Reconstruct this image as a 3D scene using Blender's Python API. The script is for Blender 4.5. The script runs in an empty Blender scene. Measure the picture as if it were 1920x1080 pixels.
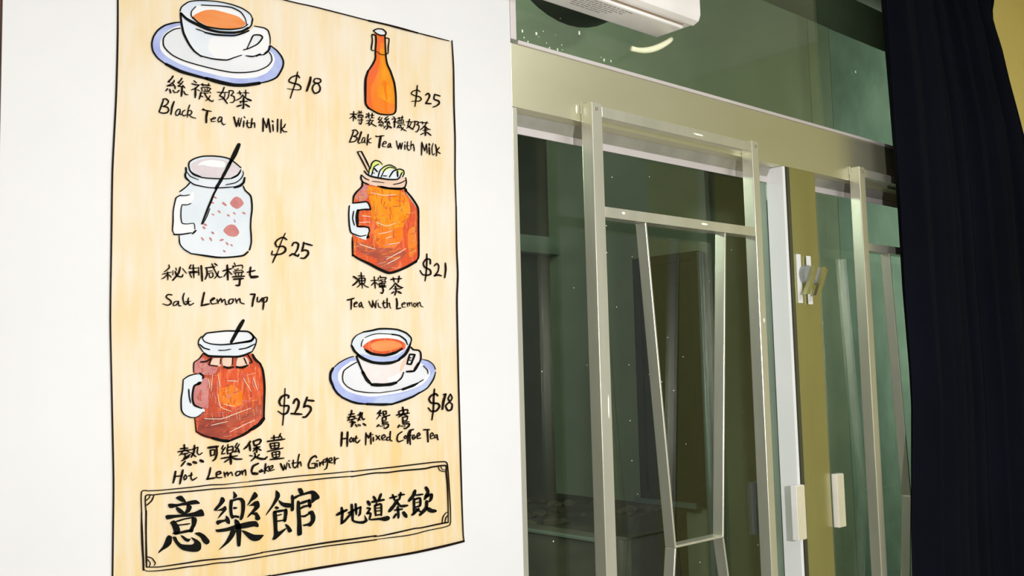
import bpy, bmesh, math, random
from mathutils import Vector, Matrix
from mathutils.geometry import tessellate_polygon
random.seed(7)
SC = bpy.context.scene
COL = SC.collection

# ------------------------------------------------------------------ camera
cam_d = bpy.data.cameras.new('camera')
cam = bpy.data.objects.new('camera', cam_d); COL.objects.link(cam)
cam_d.sensor_width = 36.0; cam_d.lens = 36.0 * 1825 / 1920; cam_d.clip_start = 0.02
cr, cu, cf = Vector((0.74222307, -0.66969367, -0.02480507)), Vector((-0.03805854, -0.07907689, 0.99614175)), Vector((0.66907134, 0.73841535, 0.08418026))
m = Matrix((cr, cu, -cf)).transposed().to_4x4(); m.translation = Vector((0, -1.3, 1.5))
cam.matrix_world = m
SC.camera = cam
# ------------------------------------------------------------------ colour management
vs = SC.view_settings
SC.display_settings.display_device = 'sRGB'
vs.view_transform = 'Standard'; vs.look = 'None'; vs.gamma = 1.0; vs.use_curve_mapping = False
vs.exposure = 0.0
# ------------------------------------------------------------------ world and lights
W = bpy.data.worlds.new('world'); SC.world = W; W.use_nodes = True
W.node_tree.nodes['Background'].inputs[0].default_value = (0.75, 0.85, 0.8, 1)
W.node_tree.nodes['Background'].inputs[1].default_value = 0.12
def area(name, loc, tgt, size, power, color, size_y=None):
    l = bpy.data.lights.new(name, 'AREA'); l.energy = power; l.color = color; l.size = size
    if size_y: l.shape = 'RECTANGLE'; l.size_y = size_y
    o = bpy.data.objects.new(name, l); COL.objects.link(o); o.location = loc
    o.rotation_euler = (Vector(tgt) - Vector(loc)).to_track_quat('-Z', 'Y').to_euler()
    return o
area('flash', (0.50, -1.8, 1.58), (1.35, 0, 1.62), 0.06, 32, (1.0, 0.99, 0.99))
area('room_fill', (1.9, -2.3, 2.82), (1.9, -2.3, 0), 1.2, 47, (0.97, 0.98, 1.0), 0.6)  # unseen area light added as ambient fill for the room
area('outside_fill', (5.3, 0.30, 2.0), (3.9, 0.78, 1.8), 0.3, 27, (0.92, 1, 0.95), 1.6)  # unseen fill added beyond the curtain to brighten the outer right wall
area('outside_fill_left', (1.25, 0.42, 3.2), (1.7, 0.8, 2.5), 0.8, 20, (0.92, 1, 0.94), 0.3)  # added fill, out of view, lifting the left part of the outside beam
area('outside_fill_recess', (0.8, 1.15, 2.4), (3.6, 1.7, 1.4), 0.5, 14, (0.92, 1, 0.9), 0.5)  # unseen fill added to light the recess and its window from the left

# ------------------------------------------------------------------ helpers
def LIN(c):
    return tuple(((v/255)/12.92 if v/255 <= 0.04045 else ((v/255+0.055)/1.055)**2.4) for v in c) + (1.0,)
def mat(name, c, rough=0.6, metal=0.0, c2=None, nscale=6, stretch=(1, 1, 1), bump=0.0, bscale=60, spec=0.5, f0=0.35, f1=0.65, c3=None, k=1.0):
    lin = lambda q: tuple(v*k for v in LIN(q)[:3])+(1.0,)
    M = bpy.data.materials.new(name); M.use_nodes = True
    nt = M.node_tree; b = nt.nodes['Principled BSDF']
    b.inputs['Roughness'].default_value = rough; b.inputs['Metallic'].default_value = metal
    b.inputs['Specular IOR Level'].default_value = spec
    tc = nt.nodes.new('ShaderNodeTexCoord'); mp = nt.nodes.new('ShaderNodeMapping')
    nt.links.new(tc.outputs['Object'], mp.inputs[0]); mp.inputs['Scale'].default_value = stretch
    n = nt.nodes.new('ShaderNodeTexNoise'); n.inputs['Scale'].default_value = nscale; n.inputs['Detail'].default_value = 5
    nt.links.new(mp.outputs[0], n.inputs['Vector'])
    r = nt.nodes.new('ShaderNodeValToRGB'); nt.links.new(n.outputs['Fac'], r.inputs[0])
    r.color_ramp.elements[0].color = lin(c); r.color_ramp.elements[0].position = f0
    r.color_ramp.elements[1].color = lin(c2 if c2 else tuple(min(255, v*1.04) for v in c)); r.color_ramp.elements[1].position = f1
    if c3:
        e = r.color_ramp.elements.new((f0+f1)/2); e.color = lin(c3)
    nt.links.new(r.outputs[0], b.inputs['Base Color'])
    if bump:
        n2 = nt.nodes.new('ShaderNodeTexNoise'); n2.inputs['Scale'].default_value = bscale; n2.inputs['Detail'].default_value = 6
        nt.links.new(tc.outputs['Object'], n2.inputs['Vector'])
        bp = nt.nodes.new('ShaderNodeBump'); bp.inputs['Strength'].default_value = bump; bp.inputs['Distance'].default_value = 0.01
        nt.links.new(n2.outputs['Fac'], bp.inputs['Height']); nt.links.new(bp.outputs[0], b.inputs['Normal'])
    return M
ALB = 0.72
def lin(c): return tuple(v*ALB for v in LIN(c)[:3])+(1.0,)
def glass(name, tint, refl=0.035):
    M = bpy.data.materials.new(name); M.use_nodes = True; nt = M.node_tree
    nt.nodes.remove(nt.nodes['Principled BSDF']); out = nt.nodes['Material Output']
    t = nt.nodes.new('ShaderNodeBsdfTransparent'); g = nt.nodes.new('ShaderNodeBsdfGlossy'); g.inputs['Roughness'].default_value = 0.015
    tc = nt.nodes.new('ShaderNodeTexCoord'); n = nt.nodes.new('ShaderNodeTexNoise'); n.inputs['Scale'].default_value = 3
    nt.links.new(tc.outputs['Object'], n.inputs['Vector'])
    r = nt.nodes.new('ShaderNodeValToRGB'); nt.links.new(n.outputs['Fac'], r.inputs[0])
    r.color_ramp.elements[0].color = tuple(tint)+(1,); r.color_ramp.elements[1].color = tuple(min(1, v*1.06) for v in tint)+(1,)
    nt.links.new(r.outputs[0], t.inputs[0])
    lw = nt.nodes.new('ShaderNodeLayerWeight'); lw.inputs['Blend'].default_value = 0.5
    pw = nt.nodes.new('ShaderNodeMath'); pw.operation = 'POWER'; pw.inputs[1].default_value = 4.0
    nt.links.new(lw.outputs['Facing'], pw.inputs[0])
    fr = nt.nodes.new('ShaderNodeMath'); fr.operation = 'MULTIPLY_ADD'; fr.inputs[1].default_value = 0.9; fr.inputs[2].default_value = refl
    nt.links.new(pw.outputs[0], fr.inputs[0])
    mx = nt.nodes.new('ShaderNodeMixShader')
    nt.links.new(fr.outputs[0], mx.inputs[0]); nt.links.new(t.outputs[0], mx.inputs[1]); nt.links.new(g.outputs[0], mx.inputs[2])
    nt.links.new(mx.outputs[0], out.inputs[0])
    return M
def addbox(bm, x0, x1, y0, y1, z0, z1, mi=0):
    v = [bm.verts.new((x, y, z)) for x in (x0, x1) for y in (y0, y1) for z in (z0, z1)]
    for q in ((0, 1, 3, 2), (4, 6, 7, 5), (0, 4, 5, 1), (2, 3, 7, 6), (0, 2, 6, 4), (1, 5, 7, 3)):
        f = bm.faces.new([v[i] for i in q]); f.material_index = mi
    return v
def finish(name, bm, mats, parent=None, bevel=0.0, smooth=False, seg=2):
    bmesh.ops.recalc_face_normals(bm, faces=bm.faces)
    if bevel:
        bmesh.ops.bevel(bm, geom=list(bm.edges), offset=bevel, segments=seg, affect='EDGES', profile=0.6)
    me = bpy.data.meshes.new(name); bm.to_mesh(me); bm.free()
    for M in (mats if isinstance(mats, (list, tuple)) else [mats]): me.materials.append(M)
    if smooth:
        for p in me.polygons: p.use_smooth = True
    o = bpy.data.objects.new(name, me); COL.objects.link(o)
    if parent is not None: o.parent = parent
    return o
def box(name, x0, x1, y0, y1, z0, z1, M, parent=None, bevel=0.0, seg=2):
    bm = bmesh.new(); addbox(bm, x0, x1, y0, y1, z0, z1)
    return finish(name, bm, M, parent, bevel, seg=seg)
def empty(name, label=None, cat=None, loc=(0, 0, 0), group=None, kind=None):
    o = bpy.data.objects.new(name, None); COL.objects.link(o); o.location = (0, 0, 0); o.empty_display_size = 0.05
    tag(o, label, cat, group, kind); return o
def tag(o, label=None, cat=None, group=None, kind=None):
    if label: o['label'] = label
    if cat: o['category'] = cat
    if group: o['group'] = group
    if kind: o['kind'] = kind
    return o
def bar(name, p0, p1, w, y0, y1, M, parent, cut0=None, cut1=None):
    """bar in the XZ plane from p0 to p1 (x, z), width w across, depth y0..y1, ends cut horizontal"""
    bm = bmesh.new(); vs_ = []
    for (x, z) in (p0, p1):
        for sx in (-w/2, w/2):
            for y in (y0, y1): vs_.append(bm.verts.new((x+sx, y, z)))
    a = vs_
    for q in ((0, 1, 3, 2), (4, 6, 7, 5), (0, 2, 6, 4), (1, 5, 7, 3), (0, 4, 5, 1), (2, 3, 7, 6)): bm.faces.new([a[i] for i in q])
    return finish(name, bm, M, parent, 0.0016, seg=3)
def tube(name, pts, rad, M, parent, sides=12, taper=None):
    bm = bmesh.new(); rings = []
    pts = [Vector(p) for p in pts]
    for i, p in enumerate(pts):
        t = (pts[min(i+1, len(pts)-1)] - pts[max(i-1, 0)]).normalized()
        a = t.cross(Vector((0, 1, 0.3))).normalized(); b = t.cross(a)
        rr = rad * (taper[i] if taper else 1)
        rings.append([bm.verts.new(p + (a*math.cos(k*2*math.pi/sides) + b*math.sin(k*2*math.pi/sides))*rr) for k in range(sides)])
    for i in range(len(rings)-1):
        for k in range(sides):
            bm.faces.new((rings[i][k], rings[i][(k+1) % sides], rings[i+1][(k+1) % sides], rings[i+1][k]))
    bm.faces.new(rings[0]); bm.faces.new(rings[-1])
    return finish(name, bm, M, parent, smooth=True)

# ------------------------------------------------------------------ materials
white_paint = mat('white_emulsion', (242, 242, 242), 0.7, c2=(245, 245, 244), bump=0.03, bscale=40, k=0.76)
room_white = mat('room_white_paint', (235, 232, 220), 0.8)
room_grey = mat('rear_wall_grey_paint', (176, 178, 176), 0.8)
yellow_paint = mat('yellow_wall_paint', (252, 234, 146), 0.75, c2=(244, 224, 132), nscale=3, bump=0.05, bscale=90)
olive_paint = mat('olive_yellow_wall_paint', (196, 190, 120), 0.75, c2=(188, 182, 112), nscale=3)
alu_mull = mat('olive_champagne_aluminium', (200, 198, 150), 0.3, 0.9, c2=(190, 186, 138), nscale=10, stretch=(1, 1, 0.2))
wood = mat('dark_wood_trim', (120, 78, 62), 0.5, c2=(90, 60, 46), nscale=8, stretch=(8, 8, 1))
floor_m = mat('floor_tiles', (205, 200, 188), 0.5, c2=(190, 184, 172))
alu = mat('champagne_aluminium', (218, 217, 200), 0.30, 0.72, c2=(228, 227, 210), nscale=25, stretch=(1, 1, 0.15), bump=0.04, bscale=30)
alu_head = mat('champagne_aluminium_rail', (220, 218, 186), 0.34, 0.8, c2=(228, 226, 196), nscale=6, stretch=(0.3, 1, 1), bump=0.03, bscale=14)
bead_m = mat('pale_glazing_bead', (205, 198, 196), 0.45, 0.2)
white_alu = mat('white_coated_aluminium', (240, 240, 240), 0.45, 0.0, c2=(234, 236, 236))
slot_strip = mat('dark_slot_strip', (34, 38, 36), 0.6)
plastic = mat('white_plastic', (246, 243, 240), 0.4, c2=(228, 224, 220))
ivory = mat('ivory_plastic', (226, 220, 190), 0.45, c2=(214, 210, 178))
hose_m = mat('yellowed_white_hose', (238, 240, 205), 0.4)
steel = mat('zinc_screw', (150, 140, 125), 0.35, 0.9)
plaster = mat('green_grey_plaster', (150, 176, 152), 0.85, c2=(118, 146, 124), nscale=4.5, stretch=(1, 1, 1), bump=0.5, bscale=9, f0=0.3, f1=0.7)
plaster_olive = mat('olive_grey_plaster', (148, 160, 134), 0.85, c2=(134, 148, 122), nscale=3, bump=0.25, bscale=12)
dark_out = mat('dark_outer_wall', (72, 80, 60), 0.9, c2=(54, 66, 48), nscale=2)
black_frame = mat('black_window_frame', (30, 36, 30), 0.5)
blue_grey = mat('blue_grey_metal', (120, 140, 140), 0.4, 0.2)
rubble_m = mat('rubble_stone', (120, 112, 88), 0.9, c2=(80, 74, 58), nscale=14, bump=0.4, bscale=30)
curtain_m = mat('navy_curtain_cloth', (15, 17, 27), 0.95, c2=(12, 14, 22), nscale=3, spec=0.08)
clear = glass('green_tinted_glass', (0.87, 0.915, 0.865))
transom_g = glass('green_tinted_transom_glass', (0.89, 0.93, 0.88))
speck_m = mat('paint_fleck', (240, 240, 225), 0.6)
ink_print = mat('grey_label_print', (120, 116, 116), 0.6)

# ------------------------------------------------------------------ the room
S = 'structure'
def st(o): return tag(o, kind=S)
st(box('wall_front', 0.329, 1.189, 0.0, 0.03, 0.0, 2.9, white_paint))
tag(box('trim_1', 0.20, 0.3285, 0.004, 0.06, 0.0, 2.9, wood, bevel=0.002), kind=S)
st(box('wall_front_left', -1.6, 1.188, 0.0605, 0.2, 0.0, 2.9, wood))
st(box('wall_front_below', 1.1895, 3.35, 0.0, 0.2, 0.0, 0.74, white_paint))
st(box('wall_front_above', 1.1895, 3.35, 0.0, 0.2, 2.66, 2.9, white_paint))
st(box('wall_front_right', 3.3505, 3.8, 0.0, 0.2, 0.0, 2.9, yellow_paint))
st(box('wall_right', 3.8, 3.95, -1.75, 0.2, 0.0, 2.9, olive_paint))
st(box('wall_right_rear', 3.8, 3.95, -4.2, -1.75, 0.0, 2.9, room_grey))
st(box('wall_back', -1.6, 3.8, -4.2, -4.0, 0.0, 2.9, room_grey))
st(box('wall_left', -1.75, -1.6, -4.2, 0.2, 0.0, 2.9, room_white))
st(box('floor', -1.75, 3.95, -4.2, 0.2, -0.1, 0.0, floor_m))
st(box('ceiling', -1.75, 3.95, -4.2, 0.2, 2.9, 3.0, room_white))

# ------------------------------------------------------------------ outside the window
st(box('wall_outside_beam', 0.6, 3.6125, 0.8, 1.0, 2.30, 2.94, plaster_olive))
st(box('trim_2', 3.6126, 3.7824, 0.7992, 1.0, -0.1, 2.938, mat('pale_olive_plaster', (158, 172, 140), 0.85, c2=(146, 162, 132), bump=0.1)))
st(box('wall_outside_right', 3.7825, 6.2, 0.7985, 1.0, -0.1, 2.935, plaster))
st(box('wall_outside_recess', 3.669, 6.2, 1.4, 2.6, -0.1, 3.6, plaster_olive))
st(box('wall_outside_rear', 0.3, 3.6685, 2.44, 2.6, -0.1, 3.6, dark_out))
st(box('wall_outside_left', 0.2, 0.3, 0.205, 2.6, -0.1, 3.6, dark_out))
st(box('wall_outside_end', 6.2, 6.3, 0.205, 2.6, -0.1, 3.6, dark_out))
st(box('wall_outside_upper', -1.75, 6.3, 0.0, 0.2, 3.0, 3.6, dark_out))
st(box('ceiling_outside', 0.2, 6.3, 0.0, 2.6, 3.6, 3.7, dark_out))
st(box('floor_outside', 0.2, 6.3, 0.205, 2.6, -0.2, -0.1, dark_out))
led = st(box('trim_3', 0.3, 3.6685, 1.58, 2.44, -0.1, 0.845, mat('concrete_ledge', (104, 100, 80), 0.9, c2=(80, 78, 62), bump=0.3, bscale=20)))
st(box('trim_5', 2.30, 2.42, 0.83, 1.56, -0.1, 0.950, mat('dark_parapet', (92, 90, 70), 0.9, c2=(70, 70, 54), bump=0.3, bscale=20)))
st(box('trim_6', 2.292, 2.318, 0.83, 1.56, 0.9505, 0.957, mat('pale_coping', (112, 124, 108), 0.7)))
lb = st(box('trim_4', 0.3, 3.6685, 2.36, 2.44, 2.11, 2.20, mat('pale_beam', (150, 168, 150), 0.6)))
# window seen in the side wall outside
w2 = empty('window_2', kind=S)
YW0, YW1, ZW0, ZW1, XW = 1.436, 1.83, 0.862, 2.03, 3.6685
box('frame', XW-0.03, XW, YW0, YW0+0.04, ZW0, ZW1, black_frame, w2)
box('frame', XW-0.03, XW, YW1-0.04, YW1, ZW0, ZW1, black_frame, w2)
box('frame', XW-0.03, XW, YW0+0.0401, YW1-0.0401, ZW1-0.04, ZW1, black_frame, w2)
box('frame', XW-0.03, XW, YW0+0.0401, YW1-0.0401, ZW0, ZW0+0.04, black_frame, w2)
box('pane', XW-0.012, XW-0.006, YW0+0.0401, YW1-0.0401, ZW0+0.0401, ZW1-0.0401, mat('dark_pane', (40, 52, 40), 0.1), w2)
box('window_sill', XW-0.05, XW, YW0+0.05, YW1+0.02, ZW0-0.012, ZW0+0.012, blue_grey, w2)
tube('down_pipe', [(XW-0.045, YW0-0.03, z) for z in (0.0, 1.0, 2.02)], 0.018, blue_grey, w2)
st(w2)
# rubble on the ledge
bm = bmesh.new()
for i in range(70):
    s = random.uniform(0.015, 0.05); x = random.uniform(2.0, 3.5); y = random.uniform(1.62, 2.3)
    r = bmesh.ops.create_icosphere(bm, subdivisions=1, radius=s, matrix=Matrix.Translation((x, y, 0.845+s*0.25)))
    for v in r['verts']:
        v.co.z = 0.846 + max(0, (v.co.z-0.846)*0.6); v.co += Vector((random.uniform(-.3, .3)*s, random.uniform(-.3, .3)*s, 0))
rub = finish('rubble', bm, rubble_m); tag(rub, 'small stones and debris lying on the dark ledge outside the glass', 'rubble', kind='stuff')
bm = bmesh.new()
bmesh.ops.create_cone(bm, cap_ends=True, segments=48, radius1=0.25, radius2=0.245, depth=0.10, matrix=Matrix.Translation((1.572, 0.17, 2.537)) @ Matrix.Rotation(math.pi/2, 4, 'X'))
disc_ob = finish('dark_disc', bm, mat('dark_disc_tone', (52, 60, 48), 0.6, c2=(40, 46, 38)), bevel=0.003)  # guessed dark disc, added for the dark arc beside the air conditioner
tag(disc_ob, 'round dark vent behind the transom glass under the air conditioner', 'disc')

# ------------------------------------------------------------------ window_1 : sliding aluminium window with transom
w1 = empty('window_1', kind=S)
ZH0, ZH1 = 1.985, 2.106
box('header_rail', 1.1895, 3.35, 0.0, 0.03, ZH0, ZH1, alu_head, w1, 0.0008)
box('glazing_bead', 1.206, 3.35, -0.004, 0.022, ZH1+0.0003, ZH1+0.0075, bead_m, w1, 0.001)
box('top_rail', 1.1895, 3.35, 0.0, 0.05, 2.60, 2.66, alu_head, w1, 0.001)
box('jamb', 1.1895, 1.2035, -0.002, 0.05, ZH1+0.0076, 2.60, bead_m, w1, 0.001)
box('jamb', 1.1895, 1.2015, 0.0, 0.125, 0.80, ZH0-0.0005, alu, w1, 0.001)
tracks = mat('grey_track_underside', (186, 184, 174), 0.45, 0.5, c2=(170, 168, 160), nscale=20)
def track(x0, x1):
    bm = bmesh.new()
    pr_ = [(0.0340, 1.9865), (0.0455, 1.9655), (0.0468, 1.9655), (0.0468, 1.9950), (0.0340, 1.9950)]
    a = [bm.verts.new((x0, y, z)) for y, z in pr_]; b = [bm.verts.new((x1, y, z)) for y, z in pr_]
    bm.faces.new(a); bm.faces.new(b)
    for i in range(5): bm.faces.new((a[i], a[(i+1) % 5], b[(i+1) % 5], b[i]))
    finish('track', bm, tracks, w1)
    box('track_lip', x0, x1, 0.0305, 0.0335, 1.9862, 1.9960, bead_m, w1)
    box('sash_rail', x0, x1, 0.0435, 0.0470, 1.9500, 1.9650, bead_m, w1, 0.0008)
track(1.2016, 2.0850); track(2.2325, 3.35)
box('pane', 1.2036, 3.35, 0.024, 0.028, ZH1+0.0002, 2.60, transom_g, w1)
box('pane', 1.2016, 2.0885, 0.048, 0.052, 0.7801, 1.9848, clear, w1)
box('pane', 2.2325, 3.35, 0.048, 0.052, 0.7801, 1.9848, clear, w1)
box('sash_stile', 2.0855, 2.0965, 0.0, 0.0475, 0.78, 1.9845, white_alu, w1, 0.0008)
box('sash_stile', 2.089, 2.0965, 0.0525, 0.105, 0.78, 1.9845, mat('grey_green_stile', (150, 160, 148), 0.4, 0.2), w1, 0.0008)
box('slot_strip', 2.097, 2.1115, 0.006, 0.06, 0.78, 1.9845, slot_strip, w1)  # dark strip filling the slot between stile and mullion
box('mullion', 2.112, 2.153, -0.003, 0.06, 0.78, 1.9845, alu_mull, w1, 0.0008)
box('mullion', 2.1538, 2.232, -0.001, 0.06, 0.78, 1.9845, alu_mull, w1, 0.0008)
box('sill_rail', 1.1895, 3.35, -0.01, 0.128, 0.7405, 0.78, alu, w1, 0.001)
# ribbed pull handles
def handle(x0, x1, z0, z1, y0, y1):
    h = box('handle', x0, x1, y0, y1, z0, z1, plastic, w1, 0.0008)
    for i in range(7):
        xx = x0 + (x1-x0)*(i+0.5)/7
        box('rib', xx-0.0014, xx+0.0014, y0-0.0016, y0-0.0001, z0+0.001, z1-0.001, ivory, h, 0.0003)
handle(2.052, 2.0868, 1.084, 1.211, -0.016, -0.0006)
handle(2.2385, 2.269, 1.091, 1.222, -0.016, -0.0006)
# hook latches on the mullion
def hook(x, dz):
    z0, z1 = 1.647+dz, 1.768+dz
    p = box('latch_plate', x, x+0.017, -0.0075, -0.0034, z0, z1, white_alu, w1, 0.001)
    bm = bmesh.new()
    prof = []
    for i in range(20):                      # rounded hub
        a = math.pi*2*i/20
        prof.append((0.016+0.020*math.cos(a), 1.718+dz+0.022*math.sin(a)))
    bm2 = [bm.verts.new((x+0.008+px_, -0.0225, pz_)) for px_, pz_ in prof]
    bm3 = [bm.verts.new((x+0.008+px_, -0.0076, pz_)) for px_, pz_ in prof]
    bm.faces.new(bm2); bm.faces.new(bm3)
    for i in range(len(prof)): bm.faces.new((bm2[i], bm2[(i+1) % len(prof)], bm3[(i+1) % len(prof)], bm3[i]))
    finish('latch_hub', bm, mat('grey_cast_latch', (150, 155, 155), 0.4, 0.3), p)
    # lever
    bm = bmesh.new()
    v = []
    for (px_, pz_) in ((0.037, 1.741+dz), (0.050, 1.733+dz), (0.009, 1.667+dz), (-0.010, 1.666+dz)):
        v.append((x+px_, pz_))
    a = [bm.verts.new((q[0], -0.034, q[1])) for q in v]; b = [bm.verts.new((q[0], -0.0230, q[1])) for q in v]
    bm.faces.new(a); bm.faces.new(b)
    for i in range(4): bm.faces.new((a[i], a[(i+1) % 4], b[(i+1) % 4], b[i]))
    finish('latch_lever', bm, alu_mull, p, 0.001)
hook(2.120, 0.0); hook(2.166, -0.002)
# flecks of paint on the panes
bm = bmesh.new()
FL = [(1.242, 2.146, .003), (1.279, 2.149, .004), (1.298, 2.158, .0015), (1.246, 2.134, .002), (1.314, 2.128, .0022), (1.336, 2.129, .0025), (1.40, 2.177, .004), (1.472, 2.135, .003), (1.493, 2.137, .0025), (1.256, 2.128, .002), (1.306, 2.136, .0016), (1.35, 2.131, .0012)]
for i in range(26): FL.append((1.21+random.random()**2*0.5, 2.116+random.random()**2*0.16, random.uniform(.0005, .0013)))
FL += [(2.52, 2.31, .004)]
for (x, z, s) in FL:
    h = s*random.uniform(1.0, 2.0); y = 0.0235
    addbox(bm, x-s*0.5, x+s*0.5, y-0.0008, y, z-h*0.5, z+h*0.5)
for i in range(45):
    x = random.uniform(1.22, 2.05); z = random.uniform(0.95, 1.95); s = random.uniform(.0008, .0022)
    addbox(bm, x-s*0.5, x+s*0.5, 0.0474, 0.0479, z-s*0.5, z+s*0.5)
fl = finish('paint_flecks', bm, speck_m, w1); fl['kind'] = 'stuff'
# dab of white filler on header face
for (x, z, w_, h_, yy) in ((1.71, 2.002, 0.035, 0.004, -0.0306), (1.36, 2.008, 0.005, 0.018, -0.0006), (1.392, 1.425, 0.004, 0.05, -0.0306), (1.455, 1.806, 0.010, 0.006, -0.0300), (1.72, 1.806, 0.022, 0.005, -0.0300), (1.929, 1.60, 0.006, 0.012, -0.0306)):
    bm = bmesh.new()
    vv = [bm.verts.new((x+w_*math.cos(a)*random.uniform(.7, 1)*0.6, yy, z+h_*math.sin(a)*random.uniform(.7, 1)*0.6)) for a in [k*math.pi/5 for k in range(10)]]
    bm.faces.new(vv); finish('filler_dab', bm, speck_m, w1)

# ------------------------------------------------------------------ security grilles in front of the window
def grille(label, xs, w0=0.122, w1_=0.178):
    g = empty('window_grille', label, 'grille', group=None)
    Y0, Y1 = -0.030, -0.0006
    xl, xr = xs
    for x in xs:
        box('post', x, x+0.030 if x == xs[0] else x+0.026, Y0, Y1, 0.80, 2.019, alu, g, 0.0022, 3)
    a, b = xl+0.0305, xr-0.0005
    box('top_bar', a, b, Y0+0.001, Y1, 1.9925, 2.014, alu, g, 0.001)
    box('cross_bar', a, b, Y0+0.001, Y1, 1.7935, 1.8145, alu, g, 0.001)
    box('bottom_bar', a, b, Y0+0.001, Y1, 0.81, 0.832, alu, g, 0.001)
    cx = (a+b)/2
    la, lb_ = a+w0, a+w1_     # top and waist of the left flat bar
    ra, rb = b-0.117, b-0.172
    t = 0.005
    bar('flat_bar', (la, 1.793), (lb_, 1.134), t, Y0+0.001, Y1-0.002, alu, g)
    bar('flat_bar', (ra, 1.793), (rb, 1.134), t, Y0+0.001, Y1-0.002, alu, g)
    bar('flat_bar', (lb_, 1.1335), (lb_-0.045, 0.8325), t, Y0+0.001, Y1-0.002, alu, g)
    bar('flat_bar', (rb, 1.1335), (rb+0.045, 0.8325), t, Y0+0.001, Y1-0.002, alu, g)
    box('waist_bar', lb_+0.003, rb-0.003, Y0+0.001, Y1-0.002, 1.134, 1.139, alu, g, 0.0014, 3)
    for x in xs:
        bm = bmesh.new()
        bmesh.ops.create_uvsphere(bm, u_segments=12, v_segments=8, radius=0.0032, matrix=Matrix.Translation((x+0.013, Y0-0.0008, 2.006)))
        finish('screw', bm, steel, g, smooth=True)
        box('post_tab', x-0.0016, x-0.0004, -0.006, Y1, 2.000, 2.022, alu, g)
    return g
grille('aluminium window grille with vase-shaped flat bars, beside the white wall', (1.372, 1.914))
grille('aluminium window grille whose far half disappears behind the navy curtain', (2.409, 2.950), 0.114, 0.156)
# welding scars
# ------------------------------------------------------------------ air conditioner
ac = empty('air_conditioner', 'white wall-mounted air conditioner hanging over the transom glass', 'air conditioner')
AX0, AX1 = 0.86, 1.612
box('body', AX0, AX1, -0.0765, -0.0045, 2.2045, 2.50, plastic, ac, 0.004)
bm = bmesh.new()
prof = [(-0.0775, 2.2165), (-0.0935, 2.2225), (-0.0985, 2.235), (-0.098, 2.30), (-0.094, 2.42), (-0.084, 2.50), (-0.0775, 2.50)]
L = [bm.verts.new((AX0-0.004, y, z)) for y, z in prof]; R_ = [bm.verts.new((AX1+0.032, y, z)) for y, z in prof]
bm.faces.new(L); bm.faces.new(R_)
for i in range(len(prof)): bm.faces.new((L[i], L[(i+1) % len(prof)], R_[(i+1) % len(prof)], R_[i]))
finish('front_panel', bm, plastic, ac, 0.002)
box('side_cover', AX1+0.0005, AX1+0.031, -0.0765, -0.0045, 2.2185, 2.50, plastic, ac, 0.003)
box('shadow_gap', AX0, AX1-0.003, -0.0785, -0.0766, 2.211, 2.2150, mat('brown_seal', (130, 112, 88), 0.6), ac)
# small print on the underside
bm = bmesh.new()
for row in range(6):
    y = -0.068 + row*0.0075; x = 1.30 + row*0.004
    end = 1.455 - row*0.01
    while x < end:
        w_ = random.uniform(0.004, 0.014); addbox(bm, x, x+w_, y-0.0009, y+0.0009, 2.2040, 2.2043); x += w_+random.uniform(0.002, 0.005)
lp = finish('label_print', bm, ink_print, ac); lp['label'] = 'rows of tiny grey label print on the underside'
pts = []
for t in range(15):
    u = t/14; x = 1.632-0.132*u; z = 2.200-0.052*math.sin(u*math.pi/2)**0.9 + 0.004*u
    pts.append((x, -0.028, z))
hs = tube('drain_hose', pts, 0.0065, hose_m, ac, 12, [0.8+0.25*math.sin(math.pi*min(1, k/12)) for k in range(15)])
hs['label'] = 'short curved yellowish drain hose'

# ------------------------------------------------------------------ curtain
cur = empty('curtain', 'dark navy floor-length curtain in loose folds over the right end of the window', 'curtain')
bm = bmesh.new(); NX, NZ = 220, 92
EDGE_L = [(0.0, 2.44), (0.96, 2.479), (1.05, 2.485), (1.38, 2.533), (1.48, 2.534), (1.69, 2.524), (1.9, 2.525), (2.04, 2.522), (2.38, 2.511), (2.9, 2.505)]
EDGE_R = [(0.0, 3.47), (2.0, 3.452), (2.224, 3.422), (2.319, 3.371), (2.409, 3.32), (2.507, 3.276), (2.58, 3.222), (2.61, 3.217), (2.66, 3.242), (2.9, 3.30)]
def lerp_table(T, z):
    for (z0, v0), (z1, v1) in zip(T, T[1:]):
        if z <= z1: return v0+(v1-v0)*(z-z0)/(z1-z0)
    return T[-1][1]
rows = []
for j in range(NZ+1):
    z = 0.04 + (2.80-0.04)*j/NZ
    xl = lerp_table(EDGE_L, z); xr = lerp_table(EDGE_R, z)
    row = []
    for i in range(NX+1):
        u = i/NX
        ph = u*2*math.pi*6.5 + 0.35*math.sin(z*1.3+u*5)*min(1, u*6)
        amp = 0.026*(0.6+0.4*math.sin(u*9+1.0))
        x = xl + (xr-xl)*u + 0.008*math.sin(ph*2+z)
        y = -0.085 + amp*math.sin(ph) + 0.010*math.sin(ph*2.3+1.1+z*0.7)
        y = min(y, -0.042)
        row.append(bm.verts.new((x, y, z)))
    rows.append(row)
for j in range(NZ):
    for i in range(NX): bm.faces.new((rows[j][i], rows[j][i+1], rows[j+1][i+1], rows[j+1][i]))
cl = finish('cloth', bm, curtain_m, cur, smooth=True)
sm = cl.modifiers.new('thickness', 'SOLIDIFY'); sm.thickness = 0.003; sm.offset = 0
box('curtain_rail', 2.46, 3.59, -0.11, -0.04, 2.81, 2.85, alu, cur, 0.003)

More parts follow.
